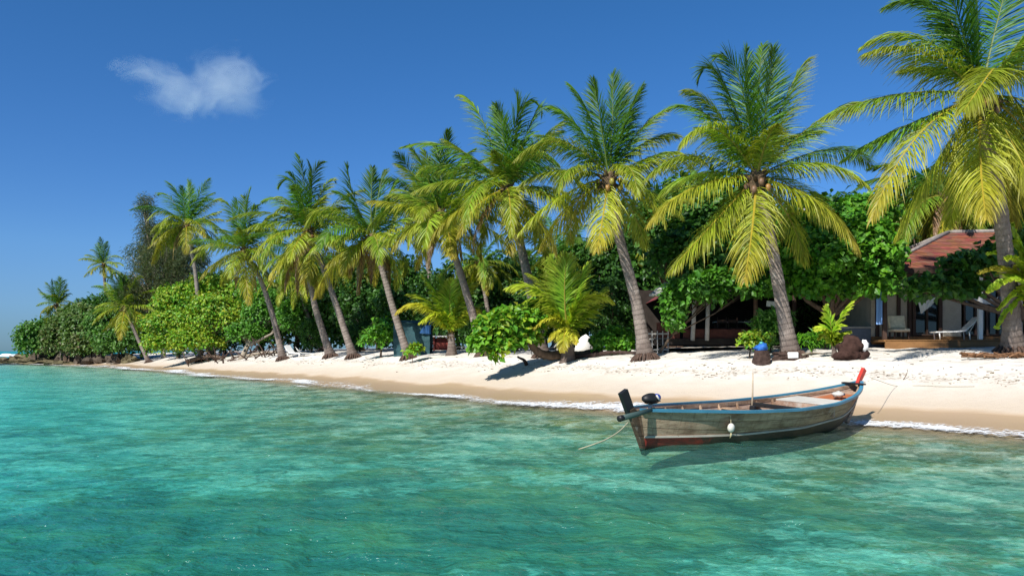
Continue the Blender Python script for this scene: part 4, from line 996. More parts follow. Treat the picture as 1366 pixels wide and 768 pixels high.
rail('rub_strake', Cl_, .035, .035, MP_CHINE, .012)
rail('inwale', ins(lerp3(Gl, Cl_, .12), .05), .03, .07, MW_HULL)
mb = MB()
for k in range(9):
    u = .1 + .085 * k; i = int(u * (NS - 1))
    for sgn in (-1, 1):
        pts = [(gx[i], (gb_[i] - .055) * sgn, gzz[i] - .02), ((gx[i] + cx[i]) / 2, ((gb_[i] + cb[i]) / 2 - .055) * sgn, (gzz[i] + cz[i]) / 2), (cx[i], (cb[i] - .06) * sgn, cz[i] - .02), (cx[i], cb[i] * .35 * sgn, cz[i] - .13)]
        mb.tube(pts, .032, 6)
mb.build('ribs', MW_HULL, boat)
def thwart(u, wid, mat, name='thwart', drop=.10, th=.035):
    i = int(u * (NS - 1)); w = (gb_[i] - .04) * 2
    mb = MB().box((gx[i], 0, gzz[i] - drop), (wid, w, th), bev=.008); return mb.build(name, mat, boat)
thwart(.30, .24, MW_HULL, drop=.14); thwart(.47, .22, MW_HULL, drop=.12); thwart(.60, .16, MP_BLACK, drop=.10, th=.08)
# pale foredeck platform and bow locker
def deck(name, u0, u1, dz, mat, inset=.05):
    i0, i1 = int(u0 * (NS-1)), int(u1 * (NS-1)); P = []; q = []
    for i in range(i0, i1 + 1):
        for s_ in (-1, 1): P.append((gx[i], s_ * max(.01, gb_[i] - inset), gzz[i] + dz))
    n = len(P); V = np.array(P); V2 = V - (0, 0, .03); V = np.vstack([V, V2])
    for k in range(0, n - 2, 2): q += [(k, k+1, k+3, k+2), (n+k, n+k+2, n+k+3, n+k+1), (k, k+2, n+k+2, n+k), (k+1, n+k+1, n+k+3, k+3)]
    q += [(0, n, n+1, 1), (n-2, n-1, 2*n-1, 2*n-2)]
    return MB().add(V, q).build(name, mat, boat)
deck('foredeck_board', .70, .79, -.035, MP_WHITE)
deck('bow_locker', .84, .93, -.13, MP_ORANGE)
i = int(.70 * (NS-1)); MB().box((gx[i] + .02, 0, gzz[i] - .17), (.04, (gb_[i] - .06) * 2, .24)).build('bulkhead', MW_IN, boat)
i = int(.86 * (NS-1)); MB().ball((gx[i], -.1, gzz[i] - .03), (.14, .12, .06), 12, 8, .6, 5).ball((gx[i] + .25, .05, gzz[i] - .03), (.10, .08, .06), 12, 8, .5, 8).build('folded_cloth', MP_WHITE, boat, True)
deck('floor_boards', .12, .68, -.40, MW_IN, .26)
# stem: curved post with red head
mb = MB(); S1 = [(6.46, 0, .02), (6.62, 0, .25), (6.78, 0, .55), (6.90, 0, .82), (6.98, 0, 1.02)]
def post(pts, w, th, mat, name):
    pts = np.array(pts, float); T_ = np.gradient(pts, axis=0); T_ /= np.linalg.norm(T_, axis=1)[:, None]; Nn = np.stack([T_[:, 2], T_[:, 1] * 0, -T_[:, 0]], 1)
    w = np.full(len(pts), w) if np.ndim(w) == 0 else np.array(w); V = []
    for p, n_, ww in zip(pts, Nn, w):
        for a, b in ((-1, -1), (1, -1), (1, 1), (-1, 1)): V.append(p + n_ * a * ww / 2 + np.array([0, b * th / 2, 0]))
    m = len(pts); Qd = [(i*4 + j, i*4 + (j+1) % 4, (i+1)*4 + (j+1) % 4, (i+1)*4 + j) for i in range(m-1) for j in range(4)] + [(0, 3, 2, 1), (m*4-4, m*4-3, m*4-2, m*4-1)]
    return MB().add(V, Qd).build(name, mat, boat)
post([(6.50, 0, .06), (6.66, 0, .30), (6.80, 0, .58), (6.90, 0, .82), (6.97, 0, 1.00)], .10, .075, MW_HULL, 'stem_post')
post([(6.90, 0, .93), (6.97, 0, 1.06), (7.06, 0, 1.18), (7.13, 0, 1.28)], [.10, .115, .12, .125], .075, MP_RED, 'prow_head')
post([(.17, 0, -.12), (.02, 0, .18), (-.16, 0, .52), (-.24, 0, .70)], .12, .10, M_DKW, 'stern_post')
post([(-.24, 0, .62), (-.33, 0, .80), (-.44, 0, 1.01)], [.16, .165, .17], .08, MP_BLACK, 'stern_head')
V = [(-.14, -.125, .68), (-.14, .125, .68), (.03, .085, .20), (.03, -.085, .20), (.14, 0, -.10)]
MB().add(V, [(0, 3, 2, 1)], [(3, 4, 2)]).build('transom', M_DKW, boat)
MB().box((6.72, 0, .955), (.16, .52, .035), bev=.008).build('bow_crossbar', MP_BLACK, boat)
# tiller sweep lashed at the stern
til = MB().tube([(.12, -.20, .70), (-.35, -.26, .64), (-.72, -.30, .60)], [.035, .045, .05], 10).build('steering_oar', MP_GREEN, boat, True)
MB().tube([(-.72, -.30, .60), (-.80, -.31, .592)], .053, 10).build('oar_tip', MP_BLACK, til, True)
eng = MB().ball((.22, -.02, .86), (.20, .12, .10), 16, 10, .08, 2).build('engine_cover', MP_BLACK, boat, True)
MB().ball((.30, -.075, .88), (.09, .07, .07), 12, 8, .05, 3).build('blue_cap', m_plain('blue_plastic', (.02, .05, .30), .3, .5, .1), eng, True)
MB().tube([(.22, -.02, .80), (.20, -.02, .64), (.18, -.02, .5)], .035, 8).tube([(.24, -.13, .93), (.28, -.14, .87), (.33, -.13, .82)], .016, 6).build('engine_stem', MP_WHITE, eng, True)
mb = MB().tube([(3.32, .18, .42), (3.32, .18, .80), (3.30, .18, 1.25)], [.022, .016, .011], 8); mb.build('fishing_pole', m_plain('bamboo', (.40, .32, .22), .6), boat, True)
MB().box((3.32, .16, .50), (.10, .12, .16), bev=.02).build('pole_step', MP_BLACK, boat)
i = int(.205 * (NS-1))
fl_ = MB().ball((1.62, -(.585 + .07), .335), (.070, .062, .085), 16, 11, .03, 1).build('float', MP_WHITE, boat, True)
MB().tube([(1.62, -.66, .26), (1.63, -.655, .20), (1.62, -.64, .14)], [.012, .018, .006], 7).tube([(1.62, -.64, .14), (1.62, -.66, .20), (1.62, -.65, .41), (1.62, -.64, .50), (1.62, -.62, .62)], .006, 6).build('float_cord', m_plain('straw_rope', (.45, .38, .22), .8), fl_, True)
M_ROPE = m_plain('old_rope', (.30, .29, .20), .85, .1, .3, 20)
def rope(name, pts, r, label, cat='rope', n=10):
    mb = MB(); P = catmull(np.array(pts, float), n); mb.tube(P, r, 6); return tag(mb.build(name, M_ROPE, None, True), label, cat)
a = W(838, 563, 13.9)
rope('stern_rope', [a, W(826, 575, 13.7), W(808, 586, 13.5), (W(790, 593, 13.4)), W(772, 599, 13.55)], .012, 'pale rope sagging from the boat stern into the water')
e = []
for px, d in ((1196, DP(1196, 517)), (1225, DP(1225, 516)), (1260, DP(1260, 517)), (1300, DP(1300, 519))):
    x = (px - 683) / F * d; e.append((x, d, gz(x, d) + .02))
rope('bow_rope', [W(1160, 503, 18.5)] + e, .006, 'thin mooring rope from the red prow across the sand to the right')

# ------------------------------------------------------------ buildings
def m_tiles(name, c1, c2, axis='Z', sc_=(3.2, 5.5)):
    t = NT(name); v = t.obj(); xyz = t.n('SeparateXYZ', ins={0: v})
    row = t.math('FRACT', t.math('MULTIPLY', xyz.outputs[2], sc_[1])); colm = t.math('FRACT', t.math('MULTIPLY', t.math('ADD', xyz.outputs[0], xyz.outputs[1]), sc_[0]))
    n = t.noise(2.5, 5, v, .7); n2 = t.n('TexVoronoi', ins={'Vector': t.mapv(v, (sc_[0], sc_[0], sc_[1])), 'Scale': 1.0}).outputs['Color']
    c = t.mix(t.rng(n, .3, .7), c1, c2); c = t.mix(.35, c, t.mix(1.0, c, n2, 'MULTIPLY')); c = t.mix(t.rng(row, 0, .28, .75, 0), c, tuple(x * .2 for x in c1))
    c = t.mix(t.rng(n, .60, .72, 0, .6), c, (.12, .10, .07))
    h = t.math('ADD', t.math('MULTIPLY', t.rng(row, 0, .4), 1), t.math('MULTIPLY', t.math('SINE', t.math('MULTIPLY', colm, 6.28)), .3))
    return t.done(t.pbr(c, .8, .2, t.bump(h, .8, .05)))
M_TILE = m_tiles('red_clay_tiles', (.17, .055, .036), (.25, .09, .058)); M_MAROON = m_tiles('maroon_tiles', (.16, .04, .045), (.24, .07, .06))
M_WALL = m_plain('beige_plaster', (.42, .37, .30), .85, .1, .12, 3, .15); M_BROWN = m_plain('dark_stained_wood', (.055, .030, .020), .6, .3, .3, 8, .3, stretch=(1, 1, .2))
M_DECK = m_plain('honey_wood_deck', (.22, .11, .04), .6, .3, .3, 6, .3, stretch=(.3, 1, 1)); M_WHITE = m_plain('white_board', (.76, .75, .72), .6, .3, .06, 4, .1, dirt=(.5, .46, .4))
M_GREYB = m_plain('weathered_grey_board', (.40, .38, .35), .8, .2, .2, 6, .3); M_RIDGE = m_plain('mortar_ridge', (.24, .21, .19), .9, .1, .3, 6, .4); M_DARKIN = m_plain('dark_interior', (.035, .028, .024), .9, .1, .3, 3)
M_CLOTH = m_plain('white_cloth', (.78, .78, .76), .8, .1, .05, 4, .2); M_TEAL = m_plain('teal_tarpaulin', (.03, .075, .085), .8, .1, .3, 2.5, .5, dirt=(.25, .3, .3)); M_BLUE = m_plain('bright_blue_cloth', (.02, .12, .42), .6, .3, .25, 5, .4)
M_REDP = m_plain('red_painted_wood', (.20, .04, .03), .75, .3, .25, 6, .2); M_TAR = m_plain('dark_scorched_wood', (.055, .035, .028), .9, .15, .5, 7, .9); M_LBLUE = m_plain('pale_blue_fabric', (.22, .38, .68), .8, .1, .1, 3, .2, stretch=(8, 8, .3))
def m_glass():
    t = NT('window_glass'); d = t.pbr((.012, .016, .018), .06, .8); return t.done(d)
M_GLASS = m_glass()

# bungalow: local origin at front left corner of the plinth
D0 = 30.0; bx0 = (1176 - 683) / F * D0; bzg = 1.98
bun = empty('bungalow', (bx0, D0, bzg), 'bungalow with red tiled roof, beige walls and wooden veranda at the right', 'bungalow', rz=math.radians(-6))
BW, BD, BHt = 8.2, 5.0, 2.62
MB().box((BW/2, BD/2 + .9, .13), (BW, BD, .30)).box((BW/2, .35, .10), (BW + .1, 1.5, .08), bev=.01).box((BW/2, -.36, -.06), (BW, .08, .34)).build('veranda_deck', M_DECK, bun)
w = MB(); segs = [(.00, .14), (.30, .96), (1.06, 1.34), (2.58, 3.34), (5.2, 8.2)]
for a_, b_ in segs: w.box(((a_ + b_) / 2, 1.2, .28 + BHt / 2), (b_ - a_, .14, BHt))
w.box((BW/2, 1.2, .28 + 2.45), (BW - .02, .13, .36)); w.box((.07, 3.4, .28 + BHt/2), (.14, 4.26, BHt)); w.box((BW - .07, 3.4, .28 + BHt/2), (.14, 4.26, BHt)); w.box((BW/2, 5.6, .28 + BHt/2), (BW, .14, BHt))
w.box((.8, 1.235, .28+BHt/2), (1.5, .06, BHt))
w.build('wall', M_WALL, bun)
w = MB()
for x in (.22, 1.01, 1.42, 1.58, 2.56, 5.14): w.box((x, 1.10, .28 + BHt/2), (.13, .10, BHt), bev=.01)
w.box((BW/2, 1.08, .28 + 2.40), (BW, .08, .20)); w.build('wall_batten', M_BROWN, bun)
for x in (-.02, 3.36, 4.95, 7.4): MB().box((x + .04, -.25, .14 + 1.25), (.15, .15, 2.5), bev=.015).build('veranda_post', M_BROWN if x != 3.36 else M_WHITE, bun)
for (x0, x1) in ((1.62, 2.54), (3.46, 5.1)):
    f = MB(); z0, z1 = .32, 2.5
    for x in np.linspace(x0, x1, 3 if x1 - x0 < 1.4 else 5): f.box((x, 1.15, (z0 + z1)/2), (.07, .09, z1 - z0))
    f.box(((x0+x1)/2, 1.15, z1), (x1 - x0, .088, .08)).box(((x0+x1)/2, 1.15, z0 + .02), (x1 - x0, .088, .06)); fo = f.build('sliding_door', M_BROWN, bun)
    MB().box(((x0+x1)/2, 1.20, (z0+z1)/2), (x1 - x0 - .02, .02, z1 - z0 - .04)).build('pane', M_GLASS, fo)
def cloth_tri(pts, sag, name, parent):
    P = np.array(pts, float); n = 14; V = []
    for i in range(n + 1):
        u = i / n; top_ = P[0] * (1-u) + P[1] * u; low_ = P[3] * (1-u) + P[2] * u; top_ = top_ + np.array([0, 0, -sag * math.sin(PI * u)])
        for k in range(6): V.append(top_ * (1 - k/5) + low_ * k/5 + np.array([0, .04 * math.sin(u * 24 + k * .3), 0]))
    Qd = [(i*6 + k, (i+1)*6 + k, (i+1)*6 + k+1, i*6 + k+1) for i in range(n) for k in range(5)]
    return MB().add(V, Qd).build(name, M_CLOTH, parent, True)
cloth_tri([(1.66, .95, 1.72), (2.52, .95, 1.90), (2.15, .95, 1.45), (1.80, .95, 1.16)], .03, 'curtain', bun)
cloth_tri([(3.55, .95, 1.76), (4.60, .95, 1.78), (4.42, .95, 1.52), (3.85, .95, 1.52)], .08, 'curtain', bun)
# hip roof
ez = .14 + 2.62; x0, x1, y0, y1 = -.35, 9.2, -.75, 6.6; rz_ = 4.5; ym = 2.6
R = MB(); xa = 3.5; xb = 7.2
R.quad((x0, y0, ez), (x1, y0, ez), (xb, ym, rz_), (xa, ym, rz_)).quad((x1, y1, ez), (x0, y1, ez), (xa, ym, rz_), (xb, ym, rz_))
R.add([(x0, y1, ez), (x0, y0, ez), (xa, ym, rz_), (x1, y0, ez), (x1, y1, ez), (xb, ym, rz_)], None, [(0, 1, 2), (3, 4, 5)])
rf = R.build('roof', M_TILE, bun)
f = MB().tube([(x0, y0, ez + .02), (xa, ym, rz_ + .03)], .075, 6).tube([(xa, ym, rz_ + .03), (xb, ym, rz_ + .03)], .085, 6).tube([(x1, y0, ez + .02), (xb, ym, rz_ + .03)], .075, 6).tube([(x0, y1, ez + .02), (xa, ym, rz_ + .03)], .075, 6)
f.build('ridge_cap', M_RIDGE, rf, True)
MB().box(((x0+x1)/2, y0 - .012, ez - .10), (x1 - x0, .05, .20)).box((x0 - .012, (y0+y1)/2, ez - .10), (.05, y1 - y0, .20)).build('fascia', M_BROWN, rf)
MB().box(((x0+x1)/2, (y0+y1)/2, ez - .22), (x1 - x0 - .1, y1 - y0 - .1, .03)).build('soffit', M_BROWN, rf)
def lounger(label, loc, rz=0, scale=1.0, group=None, mat=None, name='sun_lounger'):
    r = empty(name, loc, label, 'sun lounger', group, rz); r.scale = (scale,) * 3; m = mat or M_WHITE
    prof = [(-.95, .33), (-.5, .34), (-.05, .35), (.2, .38), (.45, .62), (.72, .92)]; V = []
    for x, z in prof:
        for y in (-.3, .3): V += [(x, y, z), (x, y, z - .05)]
    Qd = [];
    for i in range(len(prof) - 1):
        b = i*4; Qd += [(b, b+4, b+6, b+2), (b+1, b+3, b+7, b+5), (b, b+1, b+5, b+4), (b+2, b+6, b+7, b+3)]
    Qd += [(0, 2, 3, 1), (20, 21, 23, 22)]
    MB().add(V, Qd).build('seat', m, r)
    for x, y in ((-.8, -.26), (-.8, .26), (.35, -.26), (.35, .26)): MB().tube([(x, y, .31), (x + .03, y, .0)], .025, 6).build('leg', m, r, True)
    MB().tube([(.35, -.26, .3), (.62, -.26, .76)], .018, 5).tube([(.35, .26, .3), (.62, .26, .76)], .018, 5).build('back_support', m, r, True)
    return r
def on_deck(x, y): 
    v = Matrix.Rotation(math.radians(-6), 3, 'Z') @ Vector((x, y, 0)); return (bx0 + v.x, D0 + v.y, bzg + .145)
lounger('white reclining lounger on the bungalow veranda', on_deck(2.75, .1), math.radians(-6), .92)
r = empty('deck_chair', on_deck(.72, .25), 'cream padded chair against the veranda wall', 'chair')
MB().box((0, 0, .36), (.62, .5, .12), bev=.03).build('seat', m_plain('cream_cushion', (.62, .55, .40), .9), r); MB().box((0, .2, .68), (.62, .12, .5), rx=-.2, bev=.03).build('backrest', m_plain('cream_back', (.66, .58, .42), .9), r)
for x in (-.26, .26):
    for y in (-.2, .2): MB().box((x, y, .15), (.05, .05, .30)).build('leg', M_BROWN, r)

# pavilion with the large maroon roof
D1 = 33.0; pxl = (872 - 683) / F * D1; pg = 1.98
pav = empty('open_pavilion', (pxl, D1, pg), 'dark open sided beach pavilion with maroon roof and white posts', 'pavilion')
PW = 9.4; PD = 7.5
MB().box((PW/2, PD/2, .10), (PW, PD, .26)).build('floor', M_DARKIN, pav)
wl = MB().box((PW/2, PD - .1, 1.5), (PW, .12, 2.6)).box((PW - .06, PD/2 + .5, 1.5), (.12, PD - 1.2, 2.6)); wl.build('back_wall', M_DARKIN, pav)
MB().box((.62, .12, .55), (.95, .10, .70)).box((2.6, .16, .42), (2.7, .06, .42)).build('low_wall', m_plain('maroon_boards', (.09, .03, .022), .7, .2, .3, 6), pav)
ps = ((935 - 683) / F * D1 - pxl)
for px_, tl, mt in ((927, .10, M_GREYB), (945, .06, M_GREYB), (1008, .0, m_plain('brown_post', (.16, .09, .06), .8))):
    x = (px_ - 683) / F * D1 - pxl
    MB().tube([(x - tl, .02, .15), (x - tl * .4, .0, 1.2), (x, .0, 2.25)], [.095, .085, .085], 9, jit=.05).build('post', mt, pav, True)
MB().tube([(x + 1.6, .02, .15), (x + 1.6, 0, 2.25)], .09, 8).build('post', M_BROWN, pav, True)
ez = 2.05; rz_ = 6.15
R = MB(); x0, x1, y0, y1 = .75, PW + .5, -.7, PD + .8; xa, xb = 6.6, 9.4; ym = 3.6
R.quad((x0 + 1.2, y0 + .7, ez + .55), (x1, y0, ez), (xb, ym, rz_), (xa, ym, rz_)).quad((x1, y1, ez), (x0, y1, ez), (xa, ym, rz_), (xb, ym, rz_))
R.add([(x0, y1, ez), (x0 + 1.2, y0 + .7, ez + .55), (xa, ym, rz_), (x1, y0, ez), (x1, y1, ez), (xb, ym, rz_)], None, [(0, 1, 2), (3, 4, 5)])
rf = R.build('roof', M_MAROON, pav)
MB().tube([(xa, ym, rz_ + .03), (xb, ym, rz_ + .03)], .1, 6).build('ridge_cap', M_GREYB, rf, True)
# grey metal awning on the left corner
aw = MB(); aw.quad((-.35, -.9, 1.98), (1.9, -.9, 2.02), (1.9, .5, 2.45), (.55, .5, 2.62)).quad((-.35, -.9, 1.94), (.55, .5, 2.58), (1.9, .5, 2.41), (1.9, -.9, 1.98))
aw.box((.8, -.91, 1.97), (2.3, .03, .09)); aw.build('metal_awning', M_GREYB, pav)
MB().box((2.95, -.35, 2.27), (.75, .03, .17)).box((2.95, -.38, 2.36), (.8, .07, .03)).build('fascia', M_WHITE, pav)
MB().box((4.9, -.42, 1.62), (.72, .03, .22), ry=.12).build('white_valance', M_WHITE, pav)
# furniture seen inside
fg = 'dining chairs inside the pavilion'
def dchair():
    r = empty('dining_chair', (0, 0, 0), 'x', 'chair', fg)
    MB().box((0, 0, .45), (.42, .42, .04)).build('seat', M_TAR, r); MB().box((0, .2, .75), (.40, .03, .12)).tube([(-.2, .2, .45), (-.2, .22, .92)], .02, 5).tube([(.2, .2, .45), (.2, .22, .92)], .02, 5).build('backrest', M_BROWN, r)
    for x in (-.18, .18):
        for y in (-.18, .18): MB().box((x, y, .215), (.04, .04, .43)).build('leg', M_TAR, r)
    return r
dc = dchair(); cs = [(3.0, 1.0, 3.3, 'left of'), (3.6, .8, .2, 'nearest in front of'), (4.3, 1.2, -.6, 'right of')]
for i, (x, y, a_, wh) in enumerate(cs):
    lo_ = (pxl + x, D1 + y, pg + .235); lb = 'dark dining chair %s the pavilion table' % wh
    if i == 0: dc.location = lo_; dc.rotation_euler = (0, 0, a_); dc['label'] = lb
    else: dup(dc, lo_, lb, a_)
r = empty('dining_table', (pxl + 3.7, D1 + 1.7, pg + .235), 'table with pale top inside the dark pavilion', 'table')
MB().box((0, 0, .74), (1.5, .8, .04), bev=.01).build('tabletop', M_GREYB, r)
for x in (-.65, .65):
    for y in (-.32, .32): MB().box((x, y, .36), (.06, .06, .72)).build('leg', M_TAR, r)
# white lattice fence left of the pavilion
x_ = (848 - 683) / F * 33; fe = MB(); g0 = gz(x_, 33)
for k in range(7): fe.box((x_ + .02 + k * .22, 33, g0 + .5), (.035, .035, 1.0))
for k in range(4): fe.box((x_ + .68, 33.03, g0 + .22 + k * .22), (1.4, .03, .06))
tag(fe.build('slat_fence', M_GREYB), 'pale slatted fence between the flared palm foot and the pavilion', 'fence')

# teal hut with blue corner tarpaulin
D2 = 46; hx = (549 - 683) / F * D2; hg = gz(hx, D2)
hut = empty('tarpaulin_hut', (hx, D2, hg - .05), 'small teal tarpaulin hut behind the palm with brown fronds', 'hut')
hm = MB(); n = 9; V = []; 
for i in range(n + 1):
    for k in range(n + 1):
        x = -1.05 + 2.1 * i / n; z = 2.0 * k / n; V.append((x, .06 * math.sin(i * 1.9 + k) + .05 * math.sin(k * 2.3), z + .08 * math.sin(i * .9) * (k == n)))
Qd = [(i*(n+1) + k, (i+1)*(n+1) + k, (i+1)*(n+1) + k+1, i*(n+1) + k+1) for i in range(n) for k in range(n)]
hm.add(V, Qd); hm.box((0, 1.2, 1.0), (2.0, 2.2, 1.9)); hm.build('wall', M_TEAL, hut, True)
MB().quad((-1.2, -.2, 1.98), (1.2, -.25, 1.9), (1.2, 2.5, 2.15), (-1.2, 2.5, 2.2)).build('roof_sheet', M_TEAL, hut)
MB().quad((.45, -.12, 1.35), (1.12, -.14, 1.30), (1.14, -.16, 1.85), (.75, -.14, 1.80)).quad((.45, -.10, 1.35), (.75, -.12, 1.80), (1.14, -.14, 1.85), (1.12, -.12, 1.30)).build('blue_flap', m_plain('faded_blue_sheet', (.03, .09, .22), .8, .1), hut)
# red benches by the hut
gx_ = (583 - 683) / F * 52
r = empty('red_bench', (gx_, 52, gz(gx_, 52)), 'red wooden beach stall frame behind the yellow fronded young palm', 'bench')
for x in (-.75, -.2, .75): MB().box((x, 0, .45), (.11, .11, .95)).build('post', M_REDP, r)
MB().box((0, 0, .95), (1.7, .6, .06)).build('top', M_WHITE, r); MB().box((.28, .05, .45), (.85, .04, .8)).build('panel', M_REDP, r)
# loungers
lg = 'white loungers in the shade of the grove'
def gp(px, d, dz=0): x = (px - 683) / F * d; return (x, d, gz(x, d) + dz)
lounger('white lounger with raised back between the leaning palm and the pair of trunks', gp(392, 58), 2.6, 1.0, lg)
lounger('low white lounger close to the left trunk of the pair', gp(405, 57), 3.4, .8, lg)
lounger('pale lounger just left of the bright leaning shrub', gp(622, 44), .2, .95, lg, M_GREYB)
lounger('pale grey lounger partly behind the dark curved trunk', gp(732, 37), .1, 1.0, lg, M_GREYB)
r = empty('upturned_board', gp(778, 37, -.02), 'white rounded board standing on the sand beside the young lime palm', 'board')
prof = [(-.42, 0), (.42, 0), (.46, .35), (.30, .72), (.12, .86), (-.10, .74), (-.34, .42)]
m_ = len(prof); V = [(x, -.04 - .03 * math.sin(z * 3), z) for x, z in prof] + [(x, .05, z) for x, z in prof]; mb = MB()
mb.add(V + [(0, -.12, .38)], [(i, m_ + i, m_ + (i+1) % m_, (i+1) % m_) for i in range(m_)], [(i, (i+1) % m_, 2*m_) for i in range(m_)] + [(m_ + (i+1) % m_, m_ + i, m_) for i in range(1, m_ - 1)]); mb.build('board', M_WHITE, r, True)
MB().tube([(.3, .1, 0), (.26, .1, .4)], .03, 5).build('prop', M_BROWN, r)
# pale washing / boats in the gap right of the leafy tree
r = empty('low_wall', gp(1152, 31), 'low grey blue wall left of the bungalow', 'wall'); MB().box((0, .3, .36), (1.7, .3, .85), bev=.02).build('wall_body', m_plain('grey_blue_render', (.12, .14, .18), .8, .1, .15, 3), r); MB().box((0, .3, .81), (1.8, .42, .05), bev=.01).build('coping', M_GREYB, r)
r = empty('closed_parasol', gp(1146, 33), 'closed parasol with teal top on a pale pole', 'parasol'); MB().tube([(0, 0, 0), (0, 0, 2.2)], .035, 8).build('pole', M_WHITE, r, True); MB().tube([(0, 0, 1.95), (.02, 0, 2.1), (-.1, 0, 2.25), (0, 0, 2.35)], [.28, .24, .14, .03], 10, jit=.15).build('canopy', m_plain('teal_canvas', (.08, .34, .36), .8), r, True)
r = empty('stacked_kayaks', gp(1163, 35), 'white and red kayak on a rack left of the bungalow', 'kayak')
MB().ball((0, 0, 1.35), (1.1, .3, .14), 16, 8).build('hull', M_WHITE, r, True); MB().ball((0, 0, 1.50), (1.0, .27, .10), 16, 8).build('deck', M_REDP, r, True)
for x in (-.6, .6): MB().box((x, 0, .6), (.06, .5, 1.2)).build('rack_leg', M_BROWN, r)
r = empty('hanging_curtain', gp(1173, 29.6), 'pale blue curtain hanging at the corner of the bungalow', 'curtain'); V = []; n = 12
for i in range(n + 1):
    for k in (0, 1, 2): V.append((-.12 + .24 * i / n, .03 * math.sin(i * 1.8), .9 + .75 * k))
MB().add(V, [(i*3 + k, (i+1)*3 + k, (i+1)*3 + k+1, i*3 + k+1) for i in range(n) for k in (0, 1)]).build('cloth', M_LBLUE, r, True)

# ------------------------------------------------------------ things on the sand
def stump(label, p, r, h, seed, mat=M_TAR, name='tree_stump', cat='stump', lump=.22, lean=(0, 0)):
    ro = empty(name, p, label, cat); mb = MB(); n = 18; V = []; rg = random.Random(seed); K = 7
    for k in range(K):
        u = k / (K - 1)
        for i in range(n):
            a_ = 2 * PI * i / n; q = 1 + lump * (mnoise.noise(Vector((math.cos(a_) * 1.5 + seed, math.sin(a_) * 1.5, u * 1.6))) + .5 * mnoise.noise(Vector((math.cos(a_) * 4 + seed, math.sin(a_) * 4, u * 5))))
            rr = r * q * (1.12 - .25 * u); V.append((math.cos(a_) * rr + lean[0] * u, math.sin(a_) * rr + lean[1] * u, -.05 + (h + .05) * u + (.12 * h * mnoise.noise(Vector((i * .6, seed, 0))) if k == K-1 else 0)))
    V.append((lean[0], lean[1], h * .93)); Qd = [(k*n + i, k*n + (i+1) % n, (k+1)*n + (i+1) % n, (k+1)*n + i) for k in range(K-1) for i in range(n)]
    mb.add(V, Qd, [((K-1)*n + i, (K-1)*n + (i+1) % n, K*n) for i in range(n)]); mb.build('body', mat, ro, False); return ro
s = stump('short dark stump capped with a crumpled bright blue cloth', gp(1016, DP(1016, 486)), .27, .42, 3)
MB().ball((0, 0, .50), (.20, .18, .15), 16, 10, .55, 7).build('blue_cloth', M_BLUE, s, True)
MB().ball((-.03, -.06, .66), (.06, .06, .05), 8, 6, .3, 7).build('green_knot', m_plain('aqua_plastic', (.08, .35, .30), .5), s, True)
s = stump('wide low dark stump with a white patch at the thick palm foot', gp(1050, DP(1050, 479)), .0001 + .42, .22, 5, lump=.5)
MB().box((.05, -.40, .12), (.34, .10, .20), bev=.02, rz=.1).build('white_bag', M_WHITE, s)
s = empty('tree_stump', gp(1135, DP(1135, 480)), 'big round scorched stump right of the sprouting palm', 'stump')
MB().ball((0, 0, .28), (.38, .33, .36), 22, 14, .55, 12).ball((-.25, -.05, .12), (.28, .25, .22), 14, 9, .6, 4).ball((.25, .0, .14), (.26, .25, .22), 14, 9, .6, 6).build('body', m_plain('charred_brown', (.045, .024, .019), .95, .1, .5, 5, 1.0), s, True)
MB().ball((.36, -.12, .42), (.13, .10, .17), 12, 8, .5, 3).build('white_rag', M_WHITE, s, True)
mb = MB(); rg = random.Random(8)
for k in range(110): 
    x, y = rg.uniform(-.95, .95), rg.uniform(-.25, .25); a_ = rg.uniform(-.5, .5); l = rg.uniform(.15, .4); mb.tube([(x - l/2, y, rg.uniform(.02, .16)), (x + l/2 * math.cos(a_), y + l * .3 * math.sin(a_), rg.uniform(.0, .14))], rg.uniform(.012, .03), 4)
o = mb.build('husk_mound', M_HUSK, None, False, gp(1335, DP(1335, 478))); tag(o, 'low mound of brown palm roots and husks in front of the right palm', 'husk pile')
def log(label, pts, r, mat=M_TAR, name='driftwood_log'):
    P = catmull(np.array(pts, float), 6); n = len(P); mb = MB().tube(P, np.linspace(r, r * .45, n), 8, jit=.18, seed=int(r * 1000)); o = mb.build(name, mat, None, True); tag(o, label, 'driftwood'); return o
log('long dark driftwood log lying between the young lime palm and the flared palm foot', [gp(765, 33.4, .06), gp(790, 33.4, .10), gp(815, 33.2, .14), gp(850, 32.6, .08)], .12)
log('forked dark wood leaning left of the curved trunk', [gp(703, 34, 0), gp(699, 34, .25), gp(690, 34, .48)], .09)
log('pale driftwood branch under the shore shrub on the left', [gp(330, 66, .15), gp(348, 65, .3), gp(368, 64, .25)], .14, M_PALEBARK)
log('bare grey branch lying on the sand under the bright shrub', [gp(250, 71, .3), gp(275, 70, .5), gp(300, 69, .15)], .2, M_BARK)
log('thin bleached branch on the sand at the foot of the thick palm', [gp(1060, 25.8, .03), gp(1080, 26.2, .12), gp(1100, 26.4, .03)], .045, M_PALEBARK)
log('thin dark stick standing in the open sand right of the prow', [gp(1205, DP(1205, 508), .0), gp(1209, DP(1205, 508), .12), gp(1211, DP(1205, 508), .26)], .012, M_BARK)
